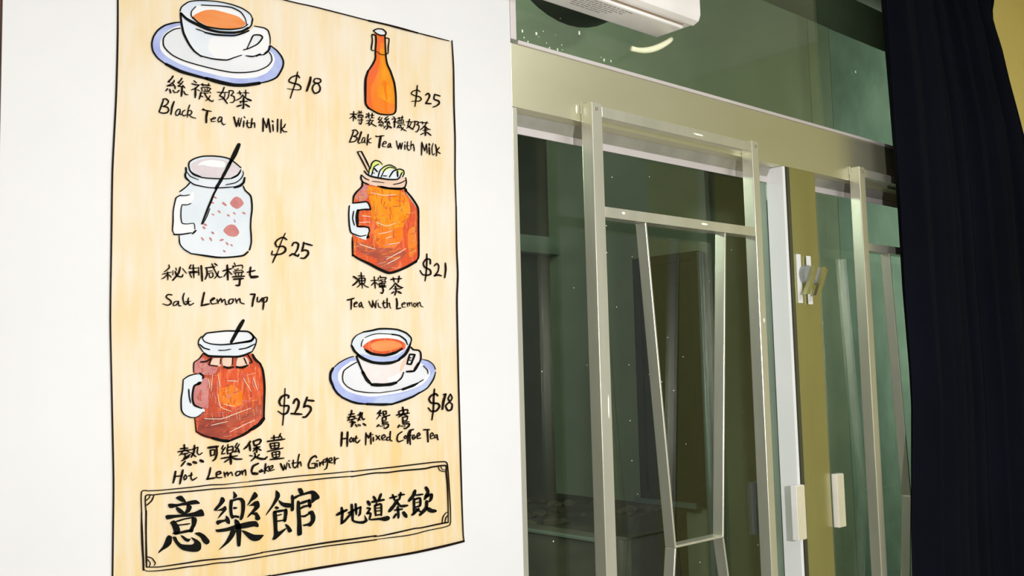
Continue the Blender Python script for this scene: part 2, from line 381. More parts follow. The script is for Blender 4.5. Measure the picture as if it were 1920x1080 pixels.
# ------------------------------------------------------------------ hand-painted menu on the white wall
HX = (0.964889996, 0.049476106, 634.36025805); HZ = (-1.036787103, -1.17636894, 3851.684531048); HD = (-0.669693674, 0.079076893, 1947.812416882)
def wall(u, v, y=0.0):     # survey coordinates of the painting to metres on the wall plane
    d = HD[0]*u+HD[1]*v+HD[2]
    return Vector(((HX[0]*u+HX[1]*v+HX[2])/d, y, (HZ[0]*u+HZ[1]*v+HZ[2])/d))
def paint(name, c, c2=None, nscale=60, stretch=(1, 1, 1), rough=0.7, f0=0.35, f1=0.65, c3=None):
    return mat(name, c, rough, 0, c2, nscale, stretch, spec=0.08, f0=f0, f1=f1, c3=c3, k=ALB)
PC = {
 'black': paint('black_ink', (10, 10, 8), (20, 20, 15)),
 'brown': paint('brown_ink', (24, 12, 6), (36, 22, 14)),
 'red': paint('red_orange_wash', (246, 112, 74), (252, 120, 30), 40, (2, 1, .5)),
 'orange': paint('orange_wash', (253, 128, 24), (254, 146, 60), 40, (2, 1, .5)),
 'amber': paint('amber_wash', (254, 168, 44), (250, 146, 26), 50, (1, 1, 1)),
 'tea': paint('milk_tea_wash', (248, 146, 78), (252, 164, 100), 40, (.5, 1, 2)),
 'vermilion': paint('vermilion_wash', (240, 100, 54), (252, 132, 84), 60, (2.5, 1, .6), c3=(228, 92, 56)),
 'brick': paint('brick_wash', (176, 86, 68), (206, 104, 74), 50, (.4, 1, 2)),
 'mauve': paint('mauve_wash', (206, 130, 128), (222, 150, 144), 60),
 'blue': paint('blue_wash', (176, 186, 242), (200, 214, 250), 30),
 'paleblue': paint('pale_blue_wash', (196, 208, 246), (208, 220, 250), 30),
 'white': paint('white_wash', (255, 255, 255), (252, 253, 255), 30),
 'dish': paint('pale_grey_wash', (250, 251, 253), (236, 239, 243), 12),
 'cupshade': paint('pale_blue_grey_wash', (226, 237, 250), (250, 253, 255), 12),
 'bone': paint('bone_wash', (246, 244, 242), (250, 236, 230), 20),
 'glass': paint('pale_glass_wash', (244, 249, 254), (228, 238, 244), 14),
 'pinkgrey': paint('pink_grey_wash', (226, 214, 218), (236, 226, 228), 30),
 'cream': paint('cream_highlight', (252, 240, 222), (250, 232, 208), 30),
 'peach': paint('peach_wash', (244, 206, 178), (250, 224, 204), 40),
 'rust': paint('rust_wash', (214, 92, 62), (236, 118, 84), 60, (2.5, 1, .6), c3=(200, 84, 60)),
 'maroon': paint('maroon_wash', (136, 62, 56), (180, 84, 66), 50, (.5, 1, 2)),
 'peachstroke': paint('peach_highlight', (252, 200, 160), (250, 180, 130), 40),
 'lime': paint('lime_wash', (228, 242, 120), (240, 248, 170), 40),
}
PK = list(PC)
def spline(pts, closed=False, n=6):
    P = [Vector(p) for p in pts]; out = []; N = len(P)
    if N < 3 and not closed:
        return [P[0].lerp(P[-1], k/4) for k in range(5)]
    segs = N if closed else N-1
    for i in range(segs):
        if closed: a, b, c, d = P[(i-1) % N], P[i], P[(i+1) % N], P[(i+2) % N]
        else: a, b, c, d = P[max(0, i-1)], P[i], P[i+1], P[min(N-1, i+2)]
        for k in range(n):
            t = k/n
            q = 0.5*((2*b)+(c-a)*t+(2*a-5*b+4*c-d)*t*t+(3*b-a-3*c+d)*t**3)
            q = q.lerp(b.lerp(c, t), 0.30)      # keep the hand's corners
            out.append(q)
    if not closed: out.append(P[-1])
    return out
def fill(bm, pts, y, mi, smooth=True):
    q = spline(pts, True, 4) if smooth else [Vector(p) for p in pts]
    vv = [bm.verts.new(wall(p.x, p.y, y)) for p in q]
    for t in tessellate_polygon([[Vector((p.x, p.y, 0)) for p in q]]):
        try: f = bm.faces.new([vv[i] for i in t]); f.material_index = mi
        except ValueError: pass
def stroke(bm, pts, w, y, mi, rnd):
    q = spline(pts); n = len(q); w = w*1.13
    L = [0]
    for i in range(1, n): L.append(L[-1]+(q[i]-q[i-1]).length)
    T = max(L[-1], 1e-6); left = []; right = []
    fa = rnd.uniform(0, 6); end = rnd.uniform(0.60, 0.85)
    for i in range(n):
        t = (q[min(i+1, n-1)]-q[max(i-1, 0)])
        t = t.normalized() if t.length > 1e-6 else Vector((1, 0))
        nn = Vector((-t.y, t.x)); s = L[i]/T
        k = 1.0 + 0.07*math.sin(s*9+fa)
        if s < 0.12: k *= 0.86+0.14*s/0.12
        if s > 0.75: k *= 1-(1-end)*(s-0.75)/0.25
        left.append(q[i]+nn*w*0.5*k); right.append(q[i]-nn*w*0.5*k)
    l = [bm.verts.new(wall(p.x, p.y, y)) for p in left]; r = [bm.verts.new(wall(p.x, p.y, y)) for p in right]
    for i in range(n-1):
        f = bm.faces.new((l[i], l[i+1], r[i+1], r[i])); f.material_index = mi
    for (c, a, sgn) in ((q[0], left[0], -1), (q[-1], left[-1], 1)):       # rounded ends
        v0 = a-c; ring = []
        for k in range(7):
            an = math.pi*k/6*(-1)*sgn
            ring.append(bm.verts.new(wall(c.x+v0.x*math.cos(an)-v0.y*math.sin(an), c.y+v0.x*math.sin(an)+v0.y*math.cos(an), y)))
        f = bm.faces.new(ring); f.material_index = mi
mural = empty('menu_mural', 'hand-painted drinks menu on cream ground with black lettering, on the white wall', 'mural')
# painted ground
gm = bpy.data.materials.new('cream_ground_paint'); gm.use_nodes = True
nt = gm.node_tree; pb = nt.nodes['Principled BSDF']; pb.inputs['Roughness'].default_value = 0.55; pb.inputs['Specular IOR Level'].default_value = 0.25
tc = nt.nodes.new('ShaderNodeTexCoord')
def noise(scale, st_, det=5):
    mp = nt.nodes.new('ShaderNodeMapping'); mp.inputs['Scale'].default_value = st_; nt.links.new(tc.outputs['Object'], mp.inputs[0])
    n = nt.nodes.new('ShaderNodeTexNoise'); n.inputs['Scale'].default_value = scale; n.inputs['Detail'].default_value = det; nt.links.new(mp.outputs[0], n.inputs['Vector']); return n
def ramp(src, a, b, ca, cb):
    r = nt.nodes.new('ShaderNodeValToRGB'); nt.links.new(src, r.inputs[0]); r.color_ramp.elements[0].position = a; r.color_ramp.elements[1].position = b
    r.color_ramp.elements[0].color = ca; r.color_ramp.elements[1].color = cb; return r
def mix(f, a, b):
    x = nt.nodes.new('ShaderNodeMixRGB'); nt.links.new(f, x.inputs[0]); nt.links.new(a, x.inputs[1]); nt.links.new(b, x.inputs[2]); return x
n1 = noise(16, (1.6, 1, .45)); n2 = noise(45, (2.2, 1, .22)); n3 = noise(9, (1.3, 1, .8), 4)
r1 = ramp(n1.outputs['Fac'], .36, .66, lin((252, 231, 192)), lin((253, 240, 216)))
r2 = ramp(n1.outputs['Fac'], .36, .66, lin((252, 218, 150)), lin((252, 231, 184)))
sx = nt.nodes.new('ShaderNodeSeparateXYZ'); nt.links.new(tc.outputs['Object'], sx.inputs[0])
mr = nt.nodes.new('ShaderNodeMapRange'); nt.links.new(sx.outputs['Z'], mr.inputs['Value'])
mr.inputs['From Min'].default_value = 1.55; mr.inputs['From Max'].default_value = 1.18
ad = nt.nodes.new('ShaderNodeMath'); ad.operation = 'ADD'; nt.links.new(mr.outputs[0], ad.inputs[0])
r3 = ramp(n3.outputs['Fac'], .4, .7, (0, 0, 0, 1), (.75, .75, .75, 1)); nt.links.new(r3.outputs[0], ad.inputs[1]); ad.use_clamp = True
base = mix(ad.outputs[0], r1.outputs[0], r2.outputs[0])
rs = ramp(n2.outputs['Fac'], .45, .75, (0, 0, 0, 1), (.55, .55, .55, 1))
wc = nt.nodes.new('ShaderNodeRGB'); wc.outputs[0].default_value = lin((253, 246, 234))
fin = mix(rs.outputs[0], base.outputs[0], wc.outputs[0])
nt.links.new(fin.outputs[0], pb.inputs['Base Color'])
GR = [(220, -85), (220, 60), (217, 180), (210, 320), (208, 450), (206, 600), (209, 750), (212, 900), (211, 1000), (210, 1090), (210, 1140), (350, 1110), (503, 1080), (600, 1064), (700, 1048), (780, 1035), (830, 1024), (868, 1014), (866, 980), (862, 850), (858, 700), (856, 560), (857, 515), (854, 390), (852, 260), (850, 200), (849, 127), (846, 78), (782, 62), (692, 40), (590, 14), (529, 0), (300, -62)]
bm = bmesh.new(); fill(bm, GR, -0.0004, 0, False)
finish('painted_ground', bm, gm, mural)

DATA = """G cup_drawing 270 0 6
F blue 400,255 330,262 230,290 150,345 100,420 82,500 95,580 150,660 250,735 400,810 550,850 700,890 850,930 1000,960 1130,962 1290,940 1400,915 1490,870 1550,770 1562,700 1540,640 1490,575 1420,520 1300,500 700,250
F white 400,290 300,325 220,390 180,470 185,560 250,635 380,710 560,780 750,830 900,865 1080,885 1250,872 1380,820 1450,740 1470,660 1420,580 1200,500 600,280
F dish 400,325 330,335 250,385 212,440 215,520 260,580 330,635 450,690 600,735 800,785 980,818 1130,820 1270,800 1380,750 1430,690 1425,630 1400,590 1200,520 600,300
F cupshade 405,140 415,260 440,380 500,500 560,580 640,640 760,665 920,680 1090,625 1150,630 1270,635 1380,595 1415,500 1415,430 1390,350 1340,315 1240,298 1180,350 1000,400 700,350 500,250
F white 760,420 1000,425 1180,370 1240,300 1340,318 1390,355 1412,430 1410,500 1375,590 1270,630 1090,615 930,670 800,650 720,560
F cupshade 405,130 420,80 500,25 620,8 800,20 960,50 1100,100 1190,165 1218,230 1200,290 1130,345 1000,380 840,370 700,330 560,270 450,190
F white 525,160 545,110 580,75 700,62 850,72 980,90 1080,140 1140,230 1150,280 1050,325 880,335 720,300 590,240
F tea 545,200 580,160 680,118 780,112 900,140 1050,185 1130,250 1135,280 1070,322 930,328 780,318 660,270
F dish 1230,400 1300,398 1325,430 1290,490 1150,555 1180,480
S 16 400,255 330,262 230,290 150,345 100,420 82,500 95,580 150,660 250,735
S 30 240,725 400,805 550,850 700,890
S 36 690,885 850,930 1000,960 1130,962 1290,940
S 16 1280,942 1400,915 1490,870 1550,770 1562,700 1540,640 1490,575 1420,520
S 12 400,322 330,335 250,385 212,440 215,520 260,580 330,635 450,690 600,735 800,785 980,818 1130,820 1270,800 1380,750 1430,690 1425,630 1400,590
S 20 405,150 415,260 440,380 500,500 560,580 640,640
S 14 630,632 760,665 920,680 1000,655 1090,625
S 12 400,130 420,80 500,25 620,10 800,20 960,50 1100,100 1190,165 1218,230
S 14 1215,215 1200,290 1150,340
S 26 410,155 470,215 560,265 700,330 840,365 1000,372 1100,355 1160,320
S 18 680,370 800,395 1000,405 1100,380 1170,350
S 10 580,330 640,350 690,370
S 10 575,80 530,130 525,180 545,215
S 16 540,200 600,255 700,305 840,330 980,335 1100,318 1160,280
S 12 640,62 760,68 850,72 980,90 1080,140 1130,210 1150,290
S 12 1235,298 1340,318 1390,350 1412,430 1412,500
S 20 1410,520 1395,570 1340,620
S 12 1340,620 1280,625 1260,640
S 14 1300,612 1220,640 1140,632
S 14 1115,565 1170,550 1270,500 1325,430 1300,400 1225,402 1190,470 1150,555
G lettering 290 130 12
S 32 400,160 370,215 290,290
S 26 290,290 330,295
S 28 425,255 420,290 340,350 270,380
S 26 270,380 400,375
S 30 400,340 440,390 450,450
S 28 280,440 240,495
S 32 325,460 350,540
S 26 400,480 430,525 460,530
S 30 600,210 570,260 510,310
S 24 510,310 560,322
S 26 625,280 580,340 510,385
S 26 510,385 620,400
S 26 620,370 670,430
S 38 605,400 600,500 590,615
S 28 540,480 490,530
S 26 640,500 680,570 740,580
S 26 870,265 930,315
S 28 825,330 900,355 990,360
S 26 990,360 910,430 820,470
S 38 905,430 905,550 900,645
S 20 940,460 1000,495
S 28 1030,350 1110,360 1230,375
S 26 1060,330 1075,385
S 28 1205,330 1190,380
S 24 1035,425 1150,408 1250,440
S 22 1045,430 1055,500
S 24 1250,440 1190,510
S 18 1115,440 1130,500
S 18 1170,440 1170,500
S 22 1080,500 1200,510
S 18 1050,540 1150,545 1200,540
S 18 1220,510 1255,545
S 30 1030,520 1010,610 990,680
S 24 1020,600 1075,630
S 28 1110,540 1150,620 1210,690 1290,735 1305,700
S 22 1235,600 1200,670 1135,715
S 28 1550,415 1520,500 1450,600
S 32 1450,600 1530,650 1620,775
S 22 1395,520 1500,530 1640,525
S 20 1570,540 1560,620 1530,670 1430,690
S 22 1665,485 1660,560 1640,640 1600,690
S 24 1665,485 1740,490 1760,530 1700,595
S 24 1700,595 1770,620 1785,690 1750,750 1690,750
G lettering 400 150 12
S 22 530,300 630,300
S 26 575,255 600,345
S 22 665,290 790,300
S 24 715,235 715,380
S 24 650,340 590,420 485,470
S 28 650,360 700,400 760,440
S 40 760,440 835,470
S 28 585,490 750,490
S 34 665,410 668,520 665,645
S 20 665,645 630,635
S 36 525,600 620,572
S 24 600,500 605,530
S 32 710,555 800,612
G lettering 290 180 12
S 32 185,100 140,230 90,360
S 28 170,80 240,72 300,130 260,200 180,240
S 30 180,240 270,260 305,320 270,380 180,395 100,375
S 36 425,135 380,260 355,420
S 24 560,310 510,310 460,380 470,440 510,440 560,370 565,320
S 22 555,340 560,420 600,425
S 24 670,325 620,360 605,420 650,455 700,430
S 24 775,210 740,330 722,490
S 24 740,350 790,330 825,370 800,420 740,430
S 22 750,430 830,485 915,510
S 34 1065,315 1090,300
S 26 1070,310 1110,325 1180,340 1265,355
S 42 1175,350 1150,480 1150,605
S 22 1245,525 1330,525 1360,500 1320,490 1265,540 1270,580 1350,580
S 24 1500,490 1450,480 1410,550 1430,595 1480,560 1500,500
S 24 1500,510 1495,600 1540,655 1580,635
G lettering 410 190 12
S 34 330,360 360,470 390,575
S 24 390,575 430,450 445,380
S 24 420,440 455,570
S 24 455,570 480,470 500,380
S 22 560,350 580,385
S 28 555,450 545,590
S 26 635,435 625,540 660,600 710,590
S 20 595,500 690,490
S 28 740,395 725,500 720,605
S 26 725,520 790,490 800,600
S 34 990,390 985,680
S 24 990,410 1065,600
S 26 1065,600 1105,400
S 34 1105,400 1150,700
S 28 1190,440 1215,475
S 28 1205,530 1215,680
S 30 1315,410 1310,695
S 28 1395,415 1385,720
S 26 1485,520 1460,580 1400,620
S 26 1400,620 1450,685 1520,690
G price 500 110 12
S 30 725,435 690,390 620,395 540,430 490,490 500,530 600,565 700,590 755,640 745,700 680,712
S 18 690,712 560,700 450,680
S 26 682,305 640,530 560,760 520,895
S 46 975,425 960,520 890,730
S 30 1130,455 1190,470 1205,520 1160,555 1080,555 1045,520 1070,460 1130,455
S 32 1090,560 1030,620 1015,700 1060,780 1110,780 1175,740 1190,660 1150,580 1090,560
G bottle_drawing 620 40 8
F red 640,180 665,215 670,300 660,450 660,560 620,650 545,760 515,870 510,1000 510,1100 525,1230 555,1300 620,1345 730,1390 860,1402 930,1385 960,1350 968,1230 965,1090 945,930 890,760 840,650 820,540 815,450 808,300 803,210
F orange 640,1340 760,1395 930,1385 960,1350 968,1230 965,1090 945,930 890,760 840,650 820,540 815,450 808,330 740,330 735,540 730,640 700,760 640,900 600,1000 610,1150
F amber 740,420 800,430 815,540 850,690 880,760 930,920 955,1080 955,1240 880,1230 800,1180 710,1120 715,950 740,800 760,640
F orange 760,910 800,890 840,920 830,1010 850,1160 830,1180 790,1000 765,960
F dish 635,148 690,118 770,128 812,172 805,208 740,212 680,190
S 22 665,215 670,300 660,450 660,560 620,650 545,760
S 30 550,750 515,870 510,1000 510,1100 515,1240 560,1310
S 22 550,1300 650,1360 730,1395 850,1407 930,1395 965,1350 970,1230 965,1080 945,930 890,760 840,650 820,540 815,450 808,300 805,215
S 18 630,145 690,118 770,125 818,170 808,210 740,215 680,190 630,145
S 18 655,215 610,205 615,300 600,425 635,445
S 16 805,255 865,268 855,380 850,490 825,480
S 10 680,455 740,500 830,510
G price 620 140 8
S 16 1330,260 1290,235 1220,255 1200,290 1250,320 1320,335 1350,370 1320,400 1250,402 1205,405
S 18 1290,165 1275,330 1255,480
S 22 1415,310 1450,285 1475,320 1450,380 1415,435
S 22 1415,435 1495,440
S 20 1550,300 1630,325
S 22 1550,300 1540,370 1610,400 1615,440 1570,475 1525,490
G lettering 640 190 12
S 26 190,290 330,300
S 24 265,235 262,340 255,450
S 20 265,300 230,350 175,390
S 30 275,340 315,398
S 22 380,220 395,265
S 22 435,225 420,265
S 18 340,272 460,265
S 18 365,310 360,370
S 20 365,310 465,320 475,370
S 14 395,290 390,350
S 14 430,290 430,340
S 20 370,372 465,368
S 12 380,342 460,340
S 22 360,425 475,425
S 24 445,390 440,480 420,520 380,490
S 16 390,450 405,470
S 22 550,285 570,310
S 30 600,270 605,380
S 20 535,352 600,330
S 24 555,355 540,380
S 22 640,320 720,320
S 24 680,270 675,375
S 20 650,380 720,375
S 20 620,400 640,420
S 22 555,440 710,435
S 22 625,440 600,490 540,510
S 24 610,480 610,550
S 18 610,550 660,510
S 20 690,450 650,500
S 24 650,490 700,530 770,570
S 22 855,355 815,410 850,422
S 22 900,375 860,440 815,480
S 22 815,482 900,480
S 26 890,450 935,515
S 24 850,520 835,555
S 22 870,520 885,575
S 20 905,530 935,570
S 24 1030,350 960,405 1010,412
S 24 1050,395 990,450 960,470
S 24 960,475 1065,470
S 26 1050,450 1075,520
S 28 1020,480 1025,600 1005,635
S 20 1005,635 985,620
S 22 980,560 945,610
S 36 1055,565 1110,605
S 24 1155,355 1190,380
S 22 1125,405 1210,400
S 22 1210,400 1160,480
S 30 1185,440 1180,590
S 20 1205,450 1230,490
S 24 1250,390 1380,370
S 20 1280,365 1290,410
S 22 1360,335 1350,400
S 20 1260,450 1265,510
S 22 1260,440 1370,420 1385,490
S 16 1300,430 1305,500
S 16 1335,430 1340,500
S 18 1265,510 1385,500
S 16 1270,540 1370,535
S 20 1275,550 1240,610
S 20 1250,570 1310,610
S 22 1310,540 1350,620 1450,675
S 20 1380,590 1330,660
S 18 1395,520 1410,550
S 24 1520,410 1495,500 1480,560
S 30 1480,560 1600,640
S 22 1445,465 1600,470
S 20 1560,480 1530,550 1455,610
S 24 1640,460 1635,540 1600,620
S 26 1620,455 1710,470 1720,500 1670,530
S 24 1690,530 1735,560 1720,640 1680,695 1650,680
G lettering 700 200 12
S 22 1030,355 1220,375
S 22 1085,345 1095,400
S 24 1190,345 1150,430
S 24 1140,430 1100,480 1040,530
S 24 1150,440 1200,500 1270,525
S 20 1105,540 1210,530
S 38 1155,470 1157,650
S 24 1120,600 1050,635
S 28 1190,580 1280,650
G lettering 620 235 12
S 26 500,140 460,260 415,370
S 26 475,120 550,112 600,170 560,230 490,250
S 26 490,250 560,270 580,310 520,370 405,385
S 36 675,155 640,270 605,360
S 24 605,350 600,380 625,410 655,395
S 20 765,290 720,280 685,360 690,400 730,380 760,310
S 22 755,310 750,390 770,400
S 28 830,210 815,330 805,450
S 20 895,295 820,350
S 20 820,350 860,395 900,400
S 26 1000,245 1030,260 1100,248 1185,240
S 44 1110,260 1090,380 1075,505
S 22 1165,430 1230,410 1235,380 1190,370 1155,430 1160,480 1230,490
S 22 1320,410 1290,430 1270,500 1310,490 1330,420
S 24 1330,420 1335,490 1360,505
G lettering 720 240 12
S 22 265,295 280,390 310,480
S 26 310,480 345,345
S 24 345,345 370,480
S 24 370,480 400,335
S 22 450,318 460,328
S 22 450,380 455,490
S 22 515,315 505,450 545,510 570,490
S 18 450,412 555,402
S 18 597,300 585,490
S 24 590,410 640,370 660,450 665,525
S 28 835,325 830,615
S 24 840,340 900,520
S 22 900,520 940,365
S 22 940,365 955,570
S 34 1000,362 1010,400
S 34 1000,440 1010,600
S 20 1090,350 1065,450 1070,580 1100,615 1120,580
S 28 1140,375 1165,480 1165,630
S 24 1230,440 1175,520
S 24 1175,530 1250,580
G clear_jar_drawing 300 260 8
F glass 430,640 370,590 360,500 385,440 420,400 440,340 520,295 640,265 800,262 940,280 1040,310 1130,370 1205,440 1245,500 1262,600 1240,700 1260,770 1350,860 1378,980 1375,1100 1360,1250 1355,1380 1375,1500 1360,1600 1310,1670 1250,1730 1100,1780 960,1795 740,1785 600,1750 440,1730 330,1660 285,1590 278,1460 200,1440 182,1380 190,1180 200,980 230,880 290,840 300,800 380,740
F white 185,1380 190,1180 200,980 230,880 290,850 430,845 500,800 500,900 450,980 330,990 310,1080 305,1180 330,1270 500,1275 515,1350 470,1410 210,1440
F pinkgrey 450,400 560,330 720,295 900,310 1050,350 1180,440 1190,500 1100,570 980,600 800,590 620,565 500,500
F white 560,400 640,340 780,320 960,350 960,430 760,420 640,395
F mauve 1045,965 1100,890 1150,870 1210,900 1252,975 1190,1040 1140,1053 1080,1020
F mauve 945,1380 1000,1310 1060,1288 1120,1300 1160,1350 1185,1410 1150,1460 1090,1472 1010,1450
C mauve
S 22 805,875 840,893
S 24 765,950 800,970
S 30 940,965 985,1000
S 24 870,1085 900,1110
S 20 1100,1110 1125,1135
S 26 1240,1110 1270,1125
S 20 780,1135 805,1145
S 22 1010,1145 1035,1160
S 14 1110,1220 1125,1255
S 26 650,1280 690,1300
S 26 645,1330 670,1350
S 24 775,1405 800,1425
S 22 620,1490 650,1525
S 22 745,1490 770,1530
S 26 905,1525 940,1515
S 20 990,1560 1015,1590
S 16 1060,1590 1080,1610
S 18 950,1680 975,1700
C black
S 18 1205,440 1130,375 1040,310 940,280 800,265 640,268 520,298 440,345 422,400 440,480 500,545 620,585 760,600 900,605 1060,600 1160,545 1205,470
S 12 440,480 500,530 600,570
S 22 1060,600 1150,555 1195,500
S 24 380,440 385,500 370,540 380,590 430,640
S 12 400,510 450,570 570,620
S 16 430,640 500,690 600,715 730,738 860,742 1000,735 1100,725 1160,715
S 14 980,695 1120,665 1200,610 1240,540 1235,490
S 32 1110,735 1190,710 1245,660 1260,590
S 16 440,665 380,730 290,798
S 20 1240,715 1270,780 1350,860 1370,980 1370,1080 1355,1200 1350,1330 1358,1450 1360,1560 1335,1670
S 24 1310,1700 1240,1755 1100,1775 960,1785 840,1782 680,1760 450,1725
S 16 460,1728 350,1660 290,1580 278,1460
S 56 1175,95 1110,240 1040,370
S 42 1050,350 990,470 930,580
S 40 920,600 880,670 830,750
S 26 840,760 800,830 760,930 705,1060 620,1280
S 12 740,1050 690,1180 640,1270
S 14 290,855 360,858 435,845
S 16 300,850 235,890 210,980 190,1100 188,1250 180,1380 210,1440
S 20 200,1440 300,1440 465,1415
S 14 330,995 400,995 455,975
S 13 325,990 308,1060 305,1180 325,1270 400,1282 500,1275 515,1360
S 22 530,1380 480,1430
G lettering 290 485 8
S 18 205,95 210,140 140,200
S 16 110,235 240,205
S 18 185,200 190,320
S 16 180,240 130,290 95,305
S 16 200,240 240,280
S 12 265,180 265,250
S 14 310,140 320,180
S 24 375,130 350,220 265,325
S 22 300,195 330,260 400,275 415,240
S 14 410,150 470,225
S 18 535,95 510,150
S 16 510,150 640,140
S 20 570,95 580,290
S 16 500,200 640,190
S 16 515,215 545,285
S 16 520,215 650,210 650,250
S 14 650,130 655,250
S 26 690,110 700,240 705,335
S 20 755,140 900,125
S 22 770,150 780,230 750,310
S 14 800,190 860,185
S 16 805,220 820,285 865,270 860,215 805,220
S 18 850,80 880,150 920,230 960,280 1000,275
S 16 950,190 930,250 890,300
S 20 890,75 930,105
S 22 1020,185 1150,150
S 26 1080,100 1090,320
S 16 1085,190 1030,270
S 18 1100,190 1150,240
S 16 1185,65 1200,100
S 18 1165,110 1170,140 
S 18 1165,120 1300,100 1310,150
S 12 1190,160 1210,180 1240,150 1250,170
S 12 1170,195 1290,175
S 14 1290,170 1320,195
S 18 1180,215 1320,205
S 14 1200,220 1210,255
S 14 1250,220 1250,255
S 14 1300,215 1290,255
S 24 1160,275 1335,265
S 26 1180,310 1320,300
S 26 1270,310 1260,400 1210,400
S 22 1385,205 1495,180
S 24 1430,130 1420,240 1450,285
S 38 1440,280 1535,272
S 20 250,545 190,540 165,580 230,630 240,670 190,700 115,680
S 16 350,640 290,650 270,700 310,700 350,650
S 18 350,645 350,700 385,710
S 18 435,520 415,590 430,680
S 20 430,670 460,690 500,650
S 18 500,590 490,650 520,700 575,670
S 16 445,650 530,640
S 24 735,510 710,630 695,700
S 26 695,705 810,680
S 18 830,640 890,600 870,590 830,630 850,680 920,670
S 18 925,610 945,675
S 18 945,650 985,600 1000,660
S 16 1000,650 1040,610 1060,690 1100,680
S 18 1120,610 1100,650 1120,680 1160,660 1170,610 1120,610
S 18 1200,600 1225,670
S 18 1225,640 1265,600 1280,660 1335,680
S 24 1430,535 1495,535
S 26 1495,535 1470,620 1455,715
S 18 1535,580 1530,640 1560,650 1600,590
S 16 1600,590 1600,650
S 22 1625,590 1625,680 1615,765
S 18 1625,590 1680,580 1670,640 1630,660
G price 490 430 12
S 34 555,235 500,195 440,190 350,240 300,310 330,390 380,400
S 38 380,395 470,385 530,430 520,500 440,555 330,575
S 28 330,575 220,575
S 24 235,490 215,570
S 22 525,90 460,230 400,380 330,560
S 30 340,540 280,660 240,755
S 36 680,370 710,310 770,300 820,340 800,450 740,550
S 38 630,595 690,555 760,585 810,615
S 30 815,610 830,560
S 36 940,300 930,380 900,480
S 36 960,320 1130,365
S 40 900,490 960,470 1030,490 1040,560 960,650 870,650 
G ice_tea_jar_drawing 630 270 8
F vermilion 385,600 380,640 300,720 255,790 245,900 240,1000 240,1400 235,1550 245,1670 330,1730 500,1810 640,1880 780,1935 900,1920 1050,1860 1180,1780 1228,1700 1232,1500 1228,1250 1222,1050 1210,970 1150,880 1050,740 1025,660 700,640
F mauve 390,610 480,640 470,800 420,850 340,860 280,800 300,740
F amber 480,640 700,660 940,690 1050,780 1100,900 1110,1050 1040,1150 990,1260 850,1310 700,1300 600,1210 540,1080 520,900 470,780
F orange 560,1300 700,1240 850,1280 980,1240 1000,1400 900,1540 700,1560 580,1460
F brick 610,1580 780,1560 1000,1600 1060,1630 980,1720 800,1900 700,1890 620,1800
F brick 260,1470 480,1500 620,1560 610,1700 420,1660 300,1560
F orange 1080,1300 1180,1250 1200,1600 1100,1700 1070,1500
F glass 200,920 260,890 440,865 480,900 505,950 505,985 380,985 330,1000 315,1060 320,1250 480,1250 490,1300 465,1400 440,1440 330,1400 220,1340 195,1220 185,1050
F peach 370,460 440,440 500,490 620,510 780,530 900,525 1000,490 1040,520 1045,600 1010,660 900,670 700,650 500,610 380,550
F glass 430,430 490,360 500,490 620,510 780,530 900,525 1000,490 1010,440 960,400 900,380 800,330 700,350 560,270
F lime 490,400 530,290 580,250 640,270 680,310 640,330 590,320 550,380 530,430 510,430
F lime 660,400 700,350 780,320 880,360 900,390 860,380 780,380 720,420
F lime 890,400 940,378 990,400 1010,450 990,480 950,440
F peach 315,120 370,120 480,360 470,420 440,380 350,200
C cream
S 8 520,730 700,770 900,760
S 8 600,1180 750,1230 880,1190
S 8 620,1350 750,1330 830,1300
S 9 740,1420 820,1390
S 9 340,1500 450,1540 580,1580
S 9 750,1730 900,1650 1040,1570
S 9 760,1800 950,1700
S 8 780,1510 950,1480
S 8 340,1180 500,1170
S 8 380,1080 510,1090
C black
S 14 310,120 380,115
S 18 312,125 380,250 470,425
S 22 375,125 430,230 490,355
S 14 490,370 480,460
S 22 415,410 450,455 520,490 640,515 780,535 900,535 950,500
S 16 500,380 530,290 580,250 640,265 685,310
S 14 525,470 560,350 630,305
S 20 565,370 610,420
S 16 620,500 650,400 720,340 800,318 890,360
S 14 665,500 720,390 800,350 900,380
S 18 790,500 850,410 940,380 1000,400 1010,450 985,495
S 22 910,410 915,490
S 16 980,430 950,490
S 14 695,480 755,483
S 12 530,440 570,440
S 20 370,470 365,520 395,575 480,612
S 14 375,470 430,520 485,545
S 10 530,560 620,572 710,585
S 18 1035,510 1045,580 1020,650 940,675 780,665 620,635
S 30 660,645 780,668 960,675 1020,655
S 14 850,610 950,590 1040,545
S 22 385,575 380,640 300,720 255,790 245,890
S 36 1030,680 1040,710
S 24 1035,700 1120,800 1200,920 1225,1000 1228,1250 1230,1500 1228,1700 1180,1770
S 36 1190,1765 1050,1845 900,1910 780,1935 640,1880 500,1805 330,1725 245,1670
S 20 240,1680 238,1550 235,1400
S 20 250,890 340,880 450,870 490,920 505,980
S 22 505,985 400,985 320,1000
S 40 320,1000 305,1080 310,1230
S 22 310,1240 400,1240 480,1255
S 16 480,1260 490,1310 460,1395
S 18 190,930 182,1050 190,1220 215,1330 300,1370 360,1385 440,1370
S 36 475,1390 460,1410
S 16 255,1010 240,1120 265,1220
G price 630 390 8
S 22 1405,840 1400,775 1340,770 1300,830 1320,890 1400,930 1410,990 1360,1010 1290,1000 1250,940
S 20 1352,690 1350,850 1340,1000 1325,1095
S 20 1465,870 1500,835 1530,870 1520,950 1465,1020
S 24 1465,1020 1520,1005 1570,1020
S 24 1630,830 1635,930 1620,1045
G lettering 640 505 12
S 38 260,165 350,225
S 36 360,250 310,310 240,365
S 26 370,150 505,155
S 26 430,75 440,200 460,430
S 26 380,210 400,330
S 28 385,200 500,200 520,230 510,310
S 24 400,260 510,255
S 24 400,325 500,320
S 22 430,330 345,405
S 22 480,335 530,380 600,410
